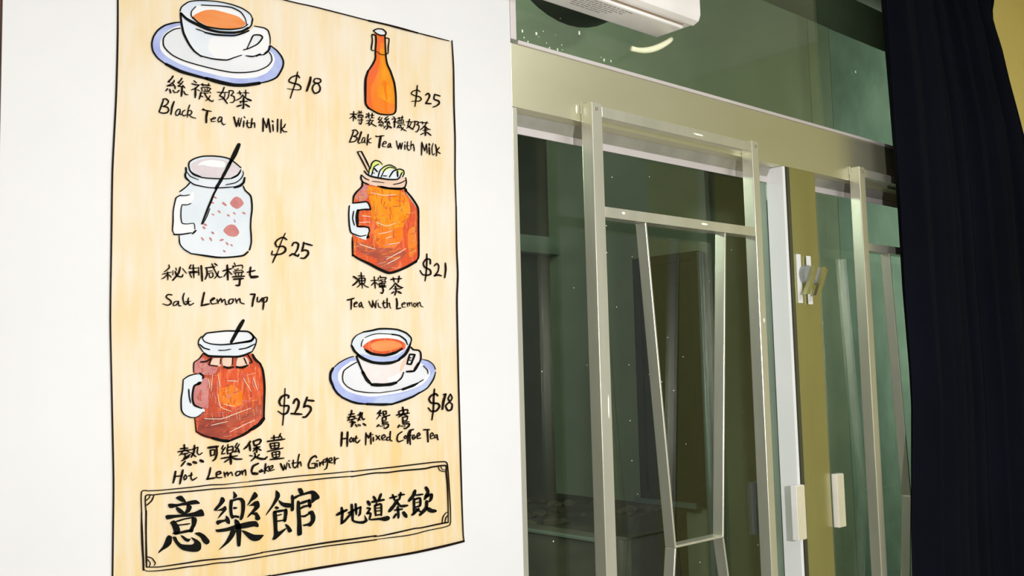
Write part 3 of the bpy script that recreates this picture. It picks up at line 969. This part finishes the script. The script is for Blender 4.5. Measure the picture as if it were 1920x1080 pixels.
S 24 655,255 810,250
S 26 725,170 750,430
S 24 730,290 660,365
S 22 760,300 815,350
S 26 855,150 870,185
S 22 815,190 815,240
S 28 850,190 990,190 960,245
S 16 860,235 960,240
S 22 830,265 880,250 900,300 830,320
S 22 900,280 990,290
S 20 970,260 985,290
S 22 840,330 850,390
S 26 850,330 980,320
S 20 900,330 900,390
S 20 950,330 950,390
S 26 840,370 990,370
S 26 840,400 990,400
S 32 910,400 930,480 905,545
S 24 905,545 865,525
S 32 1100,230 1210,215
S 24 1150,185 1175,290
S 28 1240,220 1340,210
S 30 1285,155 1265,300
S 26 1200,310 1140,390 1070,460
S 34 1210,320 1270,380 1350,415
S 22 1370,410 1300,440 1150,440
S 34 1200,380 1215,480 1190,580
S 30 1160,510 1115,545
S 38 1255,500 1330,540
S 36 125,690 190,680 275,650
S 30 210,690 210,780 205,905
S 24 275,790 340,760 320,735 275,770 280,840 340,840
S 24 430,740 385,790 400,850 440,800 430,740
S 24 440,770 450,830 480,870
S 24 605,720 640,800 680,860
S 26 680,860 690,780 690,700
S 26 690,730 730,820 755,870
S 24 755,870 760,780 770,710
S 18 800,692 812,694
S 22 810,760 825,840 880,870
S 24 940,705 930,800 960,870 1010,850
S 26 910,765 985,750
S 26 1015,655 1015,760 1020,860
S 22 1020,790 1065,760 1075,840 1100,880
S 36 1225,660 1240,760 1230,890
S 30 1230,890 1320,875
S 20 1350,800 1420,770 1400,745 1350,780 1360,850 1430,850
S 18 1460,750 1480,840
S 18 1480,790 1510,745 1520,830
S 18 1520,790 1560,745 1580,840
S 20 1620,760 1610,820 1640,850 1670,810 1650,765 1620,760
S 20 1690,750 1710,850
S 20 1700,790 1750,740 1770,820 1825,850
G ginger_jar_drawing 320 590 8
F rust 480,590 420,660 350,720 335,800 340,880 480,900 480,1000 340,1100 330,1300 480,1400 510,1450 370,1550 365,1680 380,1770 480,1830 650,1880 850,1905 950,1880 1100,1820 1250,1730 1370,1640 1395,1550 1400,1300 1400,1000 1390,850 1350,750 1250,650 1215,580 700,630
F vermilion 560,1010 700,900 780,820 1000,810 1200,740 1350,820 1385,1000 1385,1200 1200,1320 1000,1400 850,1430 720,1400 690,1200 680,1020
F orange 740,1120 900,1050 1000,1100 1100,1200 1080,1350 900,1380 760,1340 720,1250
F mauve 350,730 480,640 560,760 700,800 640,900 480,900 350,860
F mauve 350,1100 500,950 560,960 570,1100 560,1280 560,1400 480,1390 340,1330
F maroon 480,1560 800,1540 870,1700 900,1860 700,1870 500,1800 400,1740
F brick 800,1540 1100,1480 1370,1340 1360,1500 1000,1620 860,1700
F rust 870,1720 1100,1640 1370,1520 1370,1620 1100,1790 950,1860 900,1850
F glass 180,980 300,905 430,885 475,920 455,1010 340,1070 310,1180 320,1290 360,1370 480,1410 505,1430 460,1500 350,1550 220,1530 155,1440 150,1300 165,1150
F glass 410,420 470,340 520,280 650,258 830,245 1000,248 1150,255 1230,310 1275,390 1250,480 1200,560 1080,605 900,630 700,625 560,600 450,520
F dish 480,350 560,290 700,262 900,250 1100,255 1190,290 1210,350 1150,390 1000,420 800,435 600,425 500,400
F peach 630,660 740,650 740,770 700,775 590,750
F peach 1000,650 1130,640 1170,740 1060,770 980,770
F peach 770,655 910,650 900,760 830,780 780,770
C cream
S 8 700,1200 740,1380 900,1450
S 9 500,1560 760,1560 980,1480 1200,1400
S 8 600,1660 850,1600
S 8 880,1760 1100,1650 1250,1580
S 7 620,900 600,1150
S 7 560,960 580,1100
S 7 700,880 730,1080
S 8 1080,950 1200,1150
S 8 1230,940 1290,1130
S 8 850,990 1000,1000
S 8 820,1350 950,1380
C black
S 48 1080,90 1010,210 900,410
S 22 470,340 530,280 650,262 830,245 1000,248 1150,255 1220,310 1230,360 1190,400 1050,420 900,440 750,452 600,440 500,405 465,350
S 24 960,430 1100,410 1200,385 1235,330 1190,270
S 16 1220,310 1275,370 1265,450 1210,560
S 14 455,325 415,380 408,450 450,520 480,560
S 18 425,445 490,500 575,525
S 14 710,535 800,535 895,518
S 18 1020,520 1130,500 1255,440
S 30 490,580 560,620 700,630 850,630 1000,630 1100,605 1200,560
S 14 480,580 420,660 345,715 335,790 340,860
S 30 1220,600 1260,670 1340,740
S 26 1330,730 1370,820 1390,950 1400,1100 1395,1300 1390,1450 1390,1550
S 44 1385,1560 1310,1650 1180,1730
S 30 1200,1720 1080,1800 900,1880 850,1900
S 40 850,1895 750,1885 620,1850
S 18 630,1850 480,1810 375,1750
S 14 375,1760 362,1640 350,1550
S 16 180,975 260,920 340,895 430,885
S 26 430,880 480,920 470,960
S 40 435,1020 400,1040
S 26 410,1035 345,1070 320,1180 320,1280 350,1360 460,1405
S 16 180,985 170,1130 150,1270 155,1430 200,1500 290,1540 370,1540 440,1500 480,1460
S 18 262,1120 270,1230 290,1320
S 22 440,710 530,700 600,650
S 14 570,755 640,765 700,770
S 14 600,660 565,750
S 12 740,660 735,740
S 26 790,780 860,800 930,785
S 14 920,650 915,750
S 28 980,785 1060,795 1145,760
S 16 1090,650 1130,740
S 16 1150,600 1210,710 1170,725
G price 480 720 12
S 42 715,310 720,265 650,245 560,290 510,390 540,480 620,490 
S 40 620,490 710,490 725,540 690,640 620,680 560,670
S 28 570,675 480,610
S 24 640,100 630,330 610,640
S 26 610,640 600,780 585,925
S 44 830,430 860,360 900,335 950,400 930,520 860,650
S 44 780,665 1020,680
S 40 1135,300 1100,400 1060,510
S 42 1150,365 1290,380
S 42 1060,520 1130,490 1210,520 1220,590 1160,680 1100,740 1045,745
G lettering 310 810 8
S 24 275,190 280,250
S 24 220,250 330,240
S 22 185,295 370,265
S 16 280,260 205,350
S 18 300,270 360,310
S 22 240,330 330,320
S 20 285,320 290,370
S 26 270,395 360,340
S 20 240,430 350,370
S 26 430,200 420,300 380,375
S 18 385,265 480,225
S 18 480,230 470,310 500,340 545,310
S 20 380,310 450,370
S 22 290,435 230,510
S 38 335,475 375,490
S 36 415,450 455,462
S 38 520,425 560,445
S 34 635,235 780,215
S 22 665,270 675,360
S 20 670,275 730,265 725,340 680,350
S 26 760,230 765,320 740,400 705,430
S 18 860,200 840,250 870,260
S 18 890,230 850,290 835,330
S 18 840,330 890,320
S 18 930,185 930,240
S 22 920,240 925,330
S 20 925,235 1000,215 1000,300 930,325
S 18 930,275 990,265
S 18 1070,165 1040,220 1060,240
S 18 1100,180 1050,270 1020,290
S 18 1030,300 1100,280
S 20 1085,250 1100,310
S 24 830,395 1070,355
S 32 970,330 975,480
S 22 960,395 880,450
S 26 1000,390 1060,405 1140,405
S 26 1265,140 1220,210 1170,255
S 28 1255,190 1265,280
S 24 1310,140 1330,210
S 26 1310,140 1400,110 1425,130 1400,180
S 20 1330,200 1400,180
S 24 1320,245 1410,220
S 26 1360,210 1360,310
S 18 1350,240 1310,290
S 22 1370,240 1430,275
S 18 1255,350 1300,360
S 20 1400,335 1370,370
S 20 1330,310 1340,370 1275,435
S 30 1335,370 1420,400 1490,405
S 22 1480,405 1520,370
S 18 1580,90 1690,75
S 22 1620,50 1620,110
S 18 1720,20 1690,90
S 18 1710,50 1740,90
S 26 1525,140 1780,105
S 22 1560,175 1580,250
S 20 1560,175 1690,160 1690,230
S 16 1570,210 1690,200
S 16 1630,170 1630,245
S 18 1580,250 1690,235
S 22 1525,290 1755,240
S 20 1590,310 1605,380
S 20 1600,305 1700,290 1700,360
S 14 1610,340 1700,330
S 14 1650,300 1655,380
S 18 1610,385 1700,370
S 24 1565,412 1770,390
S 28 145,590 130,680 110,760
S 28 255,570 230,680 210,775
S 20 130,665 240,655
S 18 290,640 270,680 280,715 310,690 300,645 290,640
S 20 385,610 375,680 400,720 465,680
S 18 330,660 400,640
S 24 670,535 650,630 620,705
S 26 615,705 740,685
S 22 760,640 820,620 810,590 760,610 765,680 840,680
S 18 870,600 890,680
S 20 885,640 920,600 930,655
S 18 930,640 980,600 1000,655
S 20 1070,590 1045,620 1060,655 1110,630 1110,590 1070,590
S 20 1135,580 1150,640
S 20 1145,610 1190,565 1200,650
S 28 1385,470 1310,510 1285,580 1300,630
S 40 1305,620 1370,625
S 20 1410,575 1400,600 1440,590 1430,560 1460,590
S 24 1495,475 1480,620
S 18 1540,510 1490,560 1540,590
S 18 1560,560 1600,530 1600,500 1550,530 1560,580 1625,560
G lettering 460 830 9.56
S 30 620,375 645,430 670,490
S 20 670,490 690,430 685,390
S 20 690,420 715,480
S 18 715,480 740,350
S 22 765,325 780,325
S 22 765,370 785,440 800,450
S 22 850,310 845,420 880,450 925,400
S 20 825,370 910,355
S 22 955,205 930,330 930,450
S 22 935,380 975,340 990,420
S 30 1265,265 1240,235 1170,280 1120,390 1130,450
S 28 1130,455 1220,450
S 22 1180,375 1240,370 1235,460
S 22 1265,330 1295,320
S 26 1270,370 1275,435
S 24 1320,350 1325,420
S 24 1325,390 1370,340 1385,400
S 20 1430,290 1390,310 1390,350 1430,340 1450,280
S 22 1455,270 1460,380 1440,460 1405,480
S 22 1490,340 1540,310 1530,270 1490,290 1490,350 1555,360
S 26 1585,260 1590,380
S 20 1595,320 1620,285 1660,280
G mixed_cup_drawing 600 600 8
F blue 490,545 400,575 280,640 190,720 145,800 140,900 170,1000 230,1100 330,1170 450,1230 560,1255 700,1265 900,1270 1070,1265 1200,1220 1380,1150 1540,1080 1650,980 1720,840 1725,740 1690,660 1610,610 1500,585 1300,700 700,700
F white 540,610 420,650 320,720 270,800 270,900 320,990 400,1060 560,1120 760,1150 950,1130 1200,1090 1400,1030 1550,950 1640,840 1640,760 1560,690 1450,640
F paleblue 900,1160 1200,1110 1450,1020 1600,900 1690,780 1720,840 1640,980 1480,1080 1250,1170 1060,1250 800,1255
F dish 545,630 440,690 350,760 330,850 340,930 400,1000 520,1060 700,1085 900,1090 1150,1060 1400,980 1540,900 1610,810 1570,720 1480,660 1300,760
F bone 540,550 600,720 680,880 760,970 900,985 1080,960 1160,920 1230,830 1250,780 1390,770 1440,690 1500,590 1495,490 1400,450 1350,410 1300,520 900,640
F peach 1220,640 1280,560 1300,560 1260,700 1220,760 1190,760
F white 1200,800 1170,880 1060,940 1000,880 1100,840
F glass 455,380 480,300 540,230 650,175 800,140 950,125 1150,140 1280,190 1350,260 1365,310 1340,420 1250,560 1150,620 950,645 800,630 640,570 520,500
F blue 600,500 760,540 950,560 1150,530 1290,430 1310,420 1260,540 1140,610 950,635 780,615 640,560
F white 610,380 620,300 680,250 800,215 1000,205 1180,225 1280,290 1310,350 1280,420 1150,500 950,545 780,520 680,460
F vermilion 635,400 700,340 800,290 980,272 1150,290 1260,340 1280,380 1260,440 1100,500 950,520 800,510 690,460
F tea 760,360 900,310 1080,310 1200,350 1220,400 1080,450 900,470 780,440
S 24 640,180 760,160 870,135 1000,132 1150,145 1280,195 1350,260 1362,300
S 14 650,178 540,230 480,300 460,380
S 30 465,385 510,470 590,540
S 40 560,530 660,590 780,635 920,650 1060,640 1180,600
S 18 1160,610 1260,540 1320,450 1362,300
S 24 1170,590 1260,510 1310,430 1345,350
S 12 610,400 615,340 640,290
S 12 665,265 760,225 870,205 1050,212
S 20 1065,215 1180,235 1270,300 1300,370
S 36 690,465 780,510 960,530 1120,490 1220,430
S 16 660,440 720,480
S 14 495,545 400,575 280,640 190,720
S 32 185,725 148,800 148,900 200,1020
S 26 190,1010 250,1100 330,1165
S 28 320,1160 450,1220 560,1250 700,1262
S 34 690,1260 900,1268 1070,1262
S 28 1060,1265 1200,1220 1380,1150 1480,1090
S 18 1470,1100 1600,1020 1690,890 1725,780
S 12 1722,740 1690,670 1620,615 1520,588
S 14 545,630 440,690 350,760 328,850 340,930 400,1000 520,1060 700,1088 900,1092
S 12 900,1090 1100,1062 1240,1030
S 34 1230,1040 1380,985 1450,950
S 14 1440,955 1540,895
S 14 1540,690 1600,750 1610,810
S 24 535,545 580,660 640,800
S 40 630,780 690,890 760,965
S 44 770,970 900,975 1040,965 1130,940
S 18 1130,940 1210,870 1245,785
S 22 1355,410 1390,445 1470,455 1500,500 1500,590 1460,680
S 36 1470,650 1400,765
S 28 1290,775 1400,768
S 24 1335,515 1415,520
S 26 1410,525 1380,600 1355,665
S 22 1335,515 1310,600 1295,655
S 22 1295,658 1355,665
S 16 1330,570 1355,565
S 16 1325,600 1350,605
G price 600 670 7.385
S 24 1620,530 1590,505 1530,530 1500,580 1530,630 1620,640 1645,680 1600,740 1530,745 1490,700
S 22 1575,440 1565,560 1560,720 1540,865
S 22 1700,515 1735,510
S 30 1730,510 1700,610 1685,715
S 20 1795,510 1820,560 1790,610 1765,570 1795,510
S 22 1780,620 1730,670 1760,735 1810,720 1820,650 1780,620
G lettering 620 745 8
S 24 305,195 300,250
S 24 265,260 345,245
S 20 245,300 360,280
S 18 290,270 245,350
S 18 320,290 380,320
S 22 270,340 345,325
S 18 310,330 310,390
S 20 280,370 350,365
S 20 300,400 360,375
S 24 435,225 430,290 400,350
S 20 395,270 465,230
S 22 465,230 455,290 480,335 500,320
S 14 400,320 440,345
S 26 320,400 300,440
S 20 360,405 385,440
S 16 400,405 415,430
S 14 425,405 438,430
S 26 480,395 515,420
S 18 740,190 690,245
S 14 740,200 720,270 680,325
S 18 700,240 770,240
S 14 715,260 745,280
S 20 770,215 820,205 820,250 785,260
S 20 780,230 790,285 850,275 875,265
S 20 765,300 770,400
S 18 770,305 820,295 815,345 775,350
S 18 770,375 850,370
S 22 770,400 850,400 850,440 810,465 790,455
S 24 710,410 685,440
S 14 725,420 735,440
S 14 755,425 765,440
S 14 785,420 795,435
S 26 1070,150 1080,240 1010,295
S 22 1010,215 1020,255
S 22 1020,205 1140,185 1140,240
S 24 980,265 1170,235
S 18 1090,260 1150,285
S 22 1070,295 1075,400
S 18 1070,300 1140,290 1130,345 1080,350
S 18 1080,375 1165,365
S 24 1085,400 1165,395 1160,430 1110,470 1090,460
S 24 1020,415 1000,450
S 14 1040,425 1050,440
S 14 1065,425 1075,440
S 14 1095,420 1105,440
S 28 160,525 155,630 148,730
S 26 245,520 240,630 238,735
S 22 160,620 240,615
S 18 300,600 275,640 290,670 320,640 300,600
S 20 330,610 335,670
S 20 375,580 360,650 390,680 430,640
S 14 340,620 400,610
S 20 520,530 515,715
S 24 530,560 560,610
S 20 560,605 590,530
S 20 590,530 595,700
S 18 615,555 625,560
S 22 630,600 630,660
S 20 670,570 730,640
S 16 725,570 670,640
S 18 760,620 810,590 790,560 755,590 765,635 820,635
S 18 880,600 840,600 830,640 870,640
S 20 885,510 880,630 910,655
S 20 1060,515 1000,560 985,630 1010,665 1080,640
S 16 1110,570 1090,600 1110,620 1125,590 1110,570
S 24 1180,490 1150,560 1145,690
S 22 1230,480 1190,500 1175,600 1185,705
S 14 1130,580 1220,565
S 16 1240,560 1210,600 1230,630 1260,600 1240,560
S 16 1210,600 1260,600
S 18 1285,590 1330,560 1310,530 1285,570 1290,615 1340,610
S 22 1385,485 1475,485
S 24 1440,490 1445,580 1450,665
S 16 1490,590 1530,560 1510,530 1485,560 1490,620 1535,610
S 16 1580,560 1550,570 1550,610 1580,590
S 20 1585,560 1590,610 1600,635
G frame_line 250 890 8
S 16 118,600 115,258 230,240 390,232 850,188 1150,152 1350,145 1600,115 1740,103
S 18 185,600 175,320 300,300 560,270 870,245 1200,212 1550,190 1740,170
S 14 185,385 230,345 240,312
S 18 195,455 265,390 300,315
G frame_line 460 830 9.56
S 20 60,693 500,645 1000,590 1500,550 1912,508
S 20 60,780 450,740 950,690 1050,682 1500,630 1912,600
G frame_line 700 850 10
S 22 -420,340 0,295 350,258 700,215 1100,168 1320,155 1370,190 1385,300 1400,500 1430,1000 1435,1290
S 26 -420,435 0,368 250,358 500,325 950,285 1100,252 1345,228 1352,350 1375,600 1388,1000 1390,1290
S 16 1205,255 1235,320 1335,345
S 14 1250,250 1280,298 1335,312
G frame_line 700 950 10
S 18 1430,295 1415,345 1300,385 1000,445 800,500 600,540 300,577 0,615
S 26 1390,290 1200,325 900,390 750,408 500,465 200,530 0,560
S 18 1275,320 1290,200 1340,120 1390,95
S 18 1330,300 1345,210 1390,150
G frame_line 610 900 8
S 18 760,890 720,898 350,945 0,990 -480,1067 -965,1150
S 24 750,833 350,890 0,938 -480,1014 -965,1084
G frame_line 250 945 8
S 18 1910,792 1680,828 1450,868 1250,882 1000,920 800,940 600,970 350,998 200,1002 145,975
S 26 145,985 142,850 128,600 118,300 115,130
S 20 1920,728 1600,788 1050,840 800,880 560,915 380,940 200,942
S 22 190,942 188,800 182,400 185,100
S 16 205,790 270,810 320,880 305,920
S 14 205,830 245,880 235,930
G frame_line 0 0 1
S 2.6 220,-60 220,60 217,180 210,320 208,450 206,600 209,750 212,900 211,1000 210,1090 210,1140
S 2.2 300,-62 529,0 590,14 692,40
S 3.2 690,39.5 726,47.5 782,62.5
S 2 780,62 841,77.5
S 2.4 846,77 849,127 850,200 852,260 852,330 854,390
S 2.6 854,388 855,465 857,515 855.5,560 856,600 858,700 862,850 863.5,900 865,950 867,1000 868.5,1014
S 4 868,1014.5 830,1024 780,1035 740,1042 700,1048 600,1064 503,1080
S 3 505,1079 350,1110 210,1140
G title_lettering 250 890 8 yi
P 635,335 690,312 725,320 775,385 770,410 720,405 640,360
P 515,440 560,430 660,435 860,385 930,378 980,410 985,435 930,440 820,455 700,465 570,500 525,485
P 640,480 690,500 755,555 740,590 680,575 635,520
P 800,440 860,465 865,500 830,560 750,590 790,510
P 475,620 510,600 680,595 900,560 1000,515 1035,535 1055,590 1040,620 900,630 750,630 620,645 500,670
P 545,715 600,680 640,720 670,760 690,810 690,850 640,900 580,880 600,850 570,760
S 22 620,705 760,662 890,640
P 870,640 930,640 945,690 920,770 900,800 880,860 820,855 850,790 870,740
S 36 620,880 700,865 860,830
S 20 665,755 750,745 840,732
G title_lettering 250 945 8 yi
P 520,465 570,490 560,590 500,650 430,690 370,735 380,700 430,640 460,580 490,500
P 580,490 630,490 660,550 720,600 870,605 910,570 880,530 855,500 880,500 960,540 1005,590 1005,670 960,710 870,715 740,690 660,630 610,560
P 700,465 740,475 800,515 850,520 820,565 770,550 730,510
P 910,435 980,420 1060,460 1130,540 1130,580 1090,605 1040,570 1000,500 940,460
G title_lettering 390 890 8 le
P 80,520 160,420 190,335 230,345 245,390 210,440 150,500 110,540
P 110,540 200,500 250,465 270,520 200,600 135,660 180,580 210,540
P 115,700 140,680 250,665 260,610 300,640 320,690 315,740 270,720 250,700 180,725 145,750 120,735
P 370,245 425,300 420,335 370,360 375,300
P 320,380 365,375 355,500 365,600 410,605 460,620 450,650 400,640 350,660 320,600 310,490
P 355,375 430,345 500,345 545,400 545,520 520,640 490,680 465,665 490,560 490,430 470,385 430,380 370,400
P 375,480 435,490 405,515 370,510
P 575,460 600,420 660,300 690,255 730,290 735,325 700,360 640,400 610,440
P 600,465 640,440 690,400 740,390 760,420 765,480 720,530 650,590 580,645 600,600 650,540 690,470
P 650,590 670,570 720,560 765,620 775,660 740,685 700,665 700,610
P 105,820 150,815 280,790 400,750 600,700 710,695 750,750 740,785 680,775 560,800 400,820 260,850 130,860
P 390,665 450,690 480,760 490,850 480,1040 465,1075 430,1060 420,900 400,780
P 340,830 410,830 380,920 300,1020 150,1130 250,1010 310,900
P 490,830 560,845 680,895 820,900 810,930 760,980 690,995 620,970 550,900
G title_lettering 390 890 8 guan
P 1010,230 1060,270 1070,320 1040,380 960,490 860,610 880,560 950,450 1000,340 1005,270
P 1045,375 1120,415 1230,430 1230,490 1150,490 1080,450
P 990,490 1015,470 1060,495 1020,520
P 965,555 1010,550 1025,600 1030,700 1040,850 1150,800 1165,810 1080,900 1000,970 955,970 980,900 975,750
S 34 985,555 1080,540 1150,530
S 44 1160,525 1155,600 1142,690
S 18 1030,610 1090,595
S 22 1030,695 1150,678
P 1145,735 1200,760 1250,830 1240,855 1200,865 1170,800
P 1340,205 1390,200 1420,250 1415,290 1370,290 1345,240
P 1255,295 1285,340 1280,400 1280,520 1250,550 1230,520 1240,400 1235,330
P 1280,345 1290,320 1400,280 1540,235 1600,250 1660,320 1655,360 1610,380 1545,430 1540,380 1540,290 1450,300 1350,330 1295,365
P 1330,390 1365,400 1375,500 1390,700 1400,880 1370,910 1330,900 1330,700 1320,500
S 36 1370,430 1500,385
S 44 1510,385 1520,480
S 30 1380,505 1430,475 1530,460
S 28 1390,620 1440,620 1510,580
P 1490,560 1560,535 1600,620 1590,700 1530,775 1480,765 1430,770 1410,750 1490,725 1530,690 1530,610
G title_lettering 610 900 8 di
S 38 165,520 220,490 310,448
S 36 235,415 245,500 235,635
S 32 230,650 290,600 350,530 375,505
S 28 340,490 440,440 515,402
S 38 385,370 395,500 400,600
P 385,580 420,600 500,615 580,600 575,520 620,590 620,620 560,655 480,650 410,630
S 32 445,360 455,515
S 28 518,402 510,500 490,532
G title_lettering 610 900 8 dao
S 44 630,325 655,370
S 28 620,418 665,425
S 26 615,500 665,430
S 28 615,500 670,500 650,590
P 640,590 700,575 820,560 920,535 960,560 940,600 880,615 800,600 680,605
S 36 715,250 745,300
S 34 825,210 790,300
S 34 690,328 780,310 865,295
S 20 760,340 740,390
S 28 732,378 745,530
S 28 740,385 825,362 830,530
S 18 750,420 820,415
S 18 750,465 820,455
S 22 750,525 830,515
G title_lettering 610 900 8 cha
S 28 960,268 1060,245
S 28 1000,220 1030,300
S 28 1090,222 1175,215
S 28 1120,190 1100,295
S 44 1070,300 1020,380 950,465
S 36 1070,340 1120,390 1220,380
S 26 1030,450 1140,435
S 34 1075,405 1085,500 1085,565
S 30 1050,510 1015,565
S 50 1165,490 1205,550
G title_lettering 610 900 8 yin
S 44 1335,160 1310,230 1245,310
S 26 1350,225 1450,213
S 34 1320,280 1320,400 1320,490
S 30 1330,290 1410,270 1410,380 1340,405
S 16 1350,340 1400,325
S 34 1295,520 1340,480 1390,430
S 24 1350,430 1430,480
S 44 1500,115 1530,180 1480,285
S 38 1500,245 1585,215 1570,290 1548,320
S 44 1510,320 1500,420 1410,520
S 54 1520,425 1580,460 1640,462
"""
keys = {}
cur_g = None; order = []
for ln in DATA.strip().splitlines():
    t = ln.split()
    if t[0] == 'G':
        nm = t[1]; ox, oy, s = map(float, t[2:5])
        if nm == 'lettering':
            nm = nm + '|' + ('a' if oy < 235 and ox < 500 else 'b' if oy < 300 else 'c' if ox < 300 else 'd' if oy == 505 else 'e' if ox < 600 else 'f')
        elif nm == 'title_lettering': nm = 'brush_character|' + t[5]
        elif nm == 'price': nm = 'price_lettering|%d' % oy + '_%d' % ox
        cur_g = keys.get(nm)
        if cur_g is None:
            cur_g = keys[nm] = {'fills': [], 'ink': []}; order.append(nm)
        color = 'brown' if nm.split('|')[0] in ('lettering', 'price_lettering', 'frame_line') else 'black'
        continue
    if t[0] == 'C': color = t[1]; continue
    if t[0] == 'F':
        cur_g['fills'].append(('F', t[1], [(ox+float(a)/s, oy+float(b)/s) for a, b in (k.split(',') for k in t[2:])], 0))
        continue
    pts = [(ox+float(a)/s, oy+float(b)/s) for a, b in (k.split(',') for k in t[(1 if t[0] == 'P' else 2):])]
    if t[0] == 'P': cur_g['ink'].append(('P', color, pts, 0))
    elif 'drawing' in nm and color in ('mauve', 'cream') or ('drawing' in nm and nm.startswith('clear') and color == 'black' and not cur_g.get('ink_started') and float(t[1]) and len(cur_g['ink']) == 0 and False):
        cur_g['fills'].append(('S', color, pts, float(t[1])/s))
    else: cur_g['ink'].append(('S', color, pts, float(t[1])/s))
LAB = {'lettering|a': 'black handwritten name of the drink under the large tea cup', 'lettering|b': 'black handwritten name of the drink under the orange bottle',
 'lettering|c': 'black handwritten name of the drink under the clear jar', 'lettering|d': 'black handwritten name of the drink under the orange jar',
 'lettering|e': 'black handwritten name of the drink under the red ginger jar', 'lettering|f': 'black handwritten name of the drink under the small cup',
 'cup_drawing': 'large white cup of milk tea on a blue-rimmed saucer',
 'bottle_drawing': 'orange swing-top bottle', 'clear_jar_drawing': 'clear handled jar with black straw', 'ice_tea_jar_drawing': 'orange handled jar with lime slices and a straw',
 'ginger_jar_drawing': 'red handled jar with black straw and white lid', 'mixed_cup_drawing': 'small white cup with angular handle on a blue-rimmed saucer', 'frame_line': 'thin black border lines'}
for nm in order:
    g = keys[nm]; rnd = random.Random(len(nm)*31+len(g['ink'])); pn = nm.split('|')[0]
    par = mural
    if g['fills']:
        bm = bmesh.new(); used = []; y = -0.0006
        if 'jar' in nm and 'clear' not in nm: body = spline(g['fills'][0][2], True, 3)
        else: body = None
        for kind, c, pts, w in g['fills']:
            if c == 'glass' and body:
                xs_ = [p.x for p in body]; zs_ = [p.y for p in body]; y -= 0.00004
                def inside(q):
                    r_ = False
                    for a_, b_ in zip(body, body[1:]+body[:1]):
                        if (a_.y > q.y) != (b_.y > q.y) and q.x < (b_.x-a_.x)*(q.y-a_.y)/(b_.y-a_.y)+a_.x: r_ = not r_
                    return r_
                for k in range(330):
                    a_ = Vector((rnd.uniform(min(xs_), max(xs_)), rnd.uniform(min(zs_), max(zs_))))
                    low = (a_.y-min(zs_))/(max(zs_)-min(zs_)) > 0.68
                    d_ = Vector((rnd.uniform(6, 18), rnd.uniform(-6, 1))) if (low or rnd.random() < .35) else Vector((rnd.uniform(-3, 3), rnd.uniform(6, 18)))
                    b_ = a_+d_; mid = (a_+b_)/2+Vector((rnd.uniform(-1, 1), rnd.uniform(0, 2)))
                    cc = rnd.choice(['rust', 'rust', 'maroon' if low else 'mauve', 'rust' if not low else 'brick', 'peachstroke', 'orange' if a_.x > 400 and not low else 'brick'] if 'ginger' in nm else ['vermilion', 'orange', 'brick', 'vermilion', 'peachstroke', 'amber' if not low else 'brick', 'mauve' if low else 'orange'])
                    if inside(a_) and inside(b_) and inside(mid):
                        if cc not in used: used.append(cc)
                        stroke(bm, [a_, mid, b_], rnd.uniform(0.5, 1.5) if cc != 'peachstroke' else rnd.uniform(0.4, 0.7), y, used.index(cc), rnd); y -= 0.000001
                body = None
            if c not in used: used.append(c)
            y -= 0.00004
            if kind == 'F': fill(bm, pts, y, used.index(c))
            else: stroke(bm, pts, w, y, used.index(c), rnd)
        par = finish(pn, bm, [PC[c] for c in used], mural); par['label'] = LAB[nm]
    bm = bmesh.new(); used = []
    for kind, c, pts, w in g['ink']:
        if c not in used: used.append(c)
        if kind == 'P': fill(bm, pts, -0.0024, used.index(c))
        else: stroke(bm, pts, w, -0.0024, used.index(c), rnd)
    o = finish('ink_outline' if par is not mural else pn, bm, [PC[c] for c in used], par)
    if par is mural and nm in LAB: o['label'] = LAB[nm]
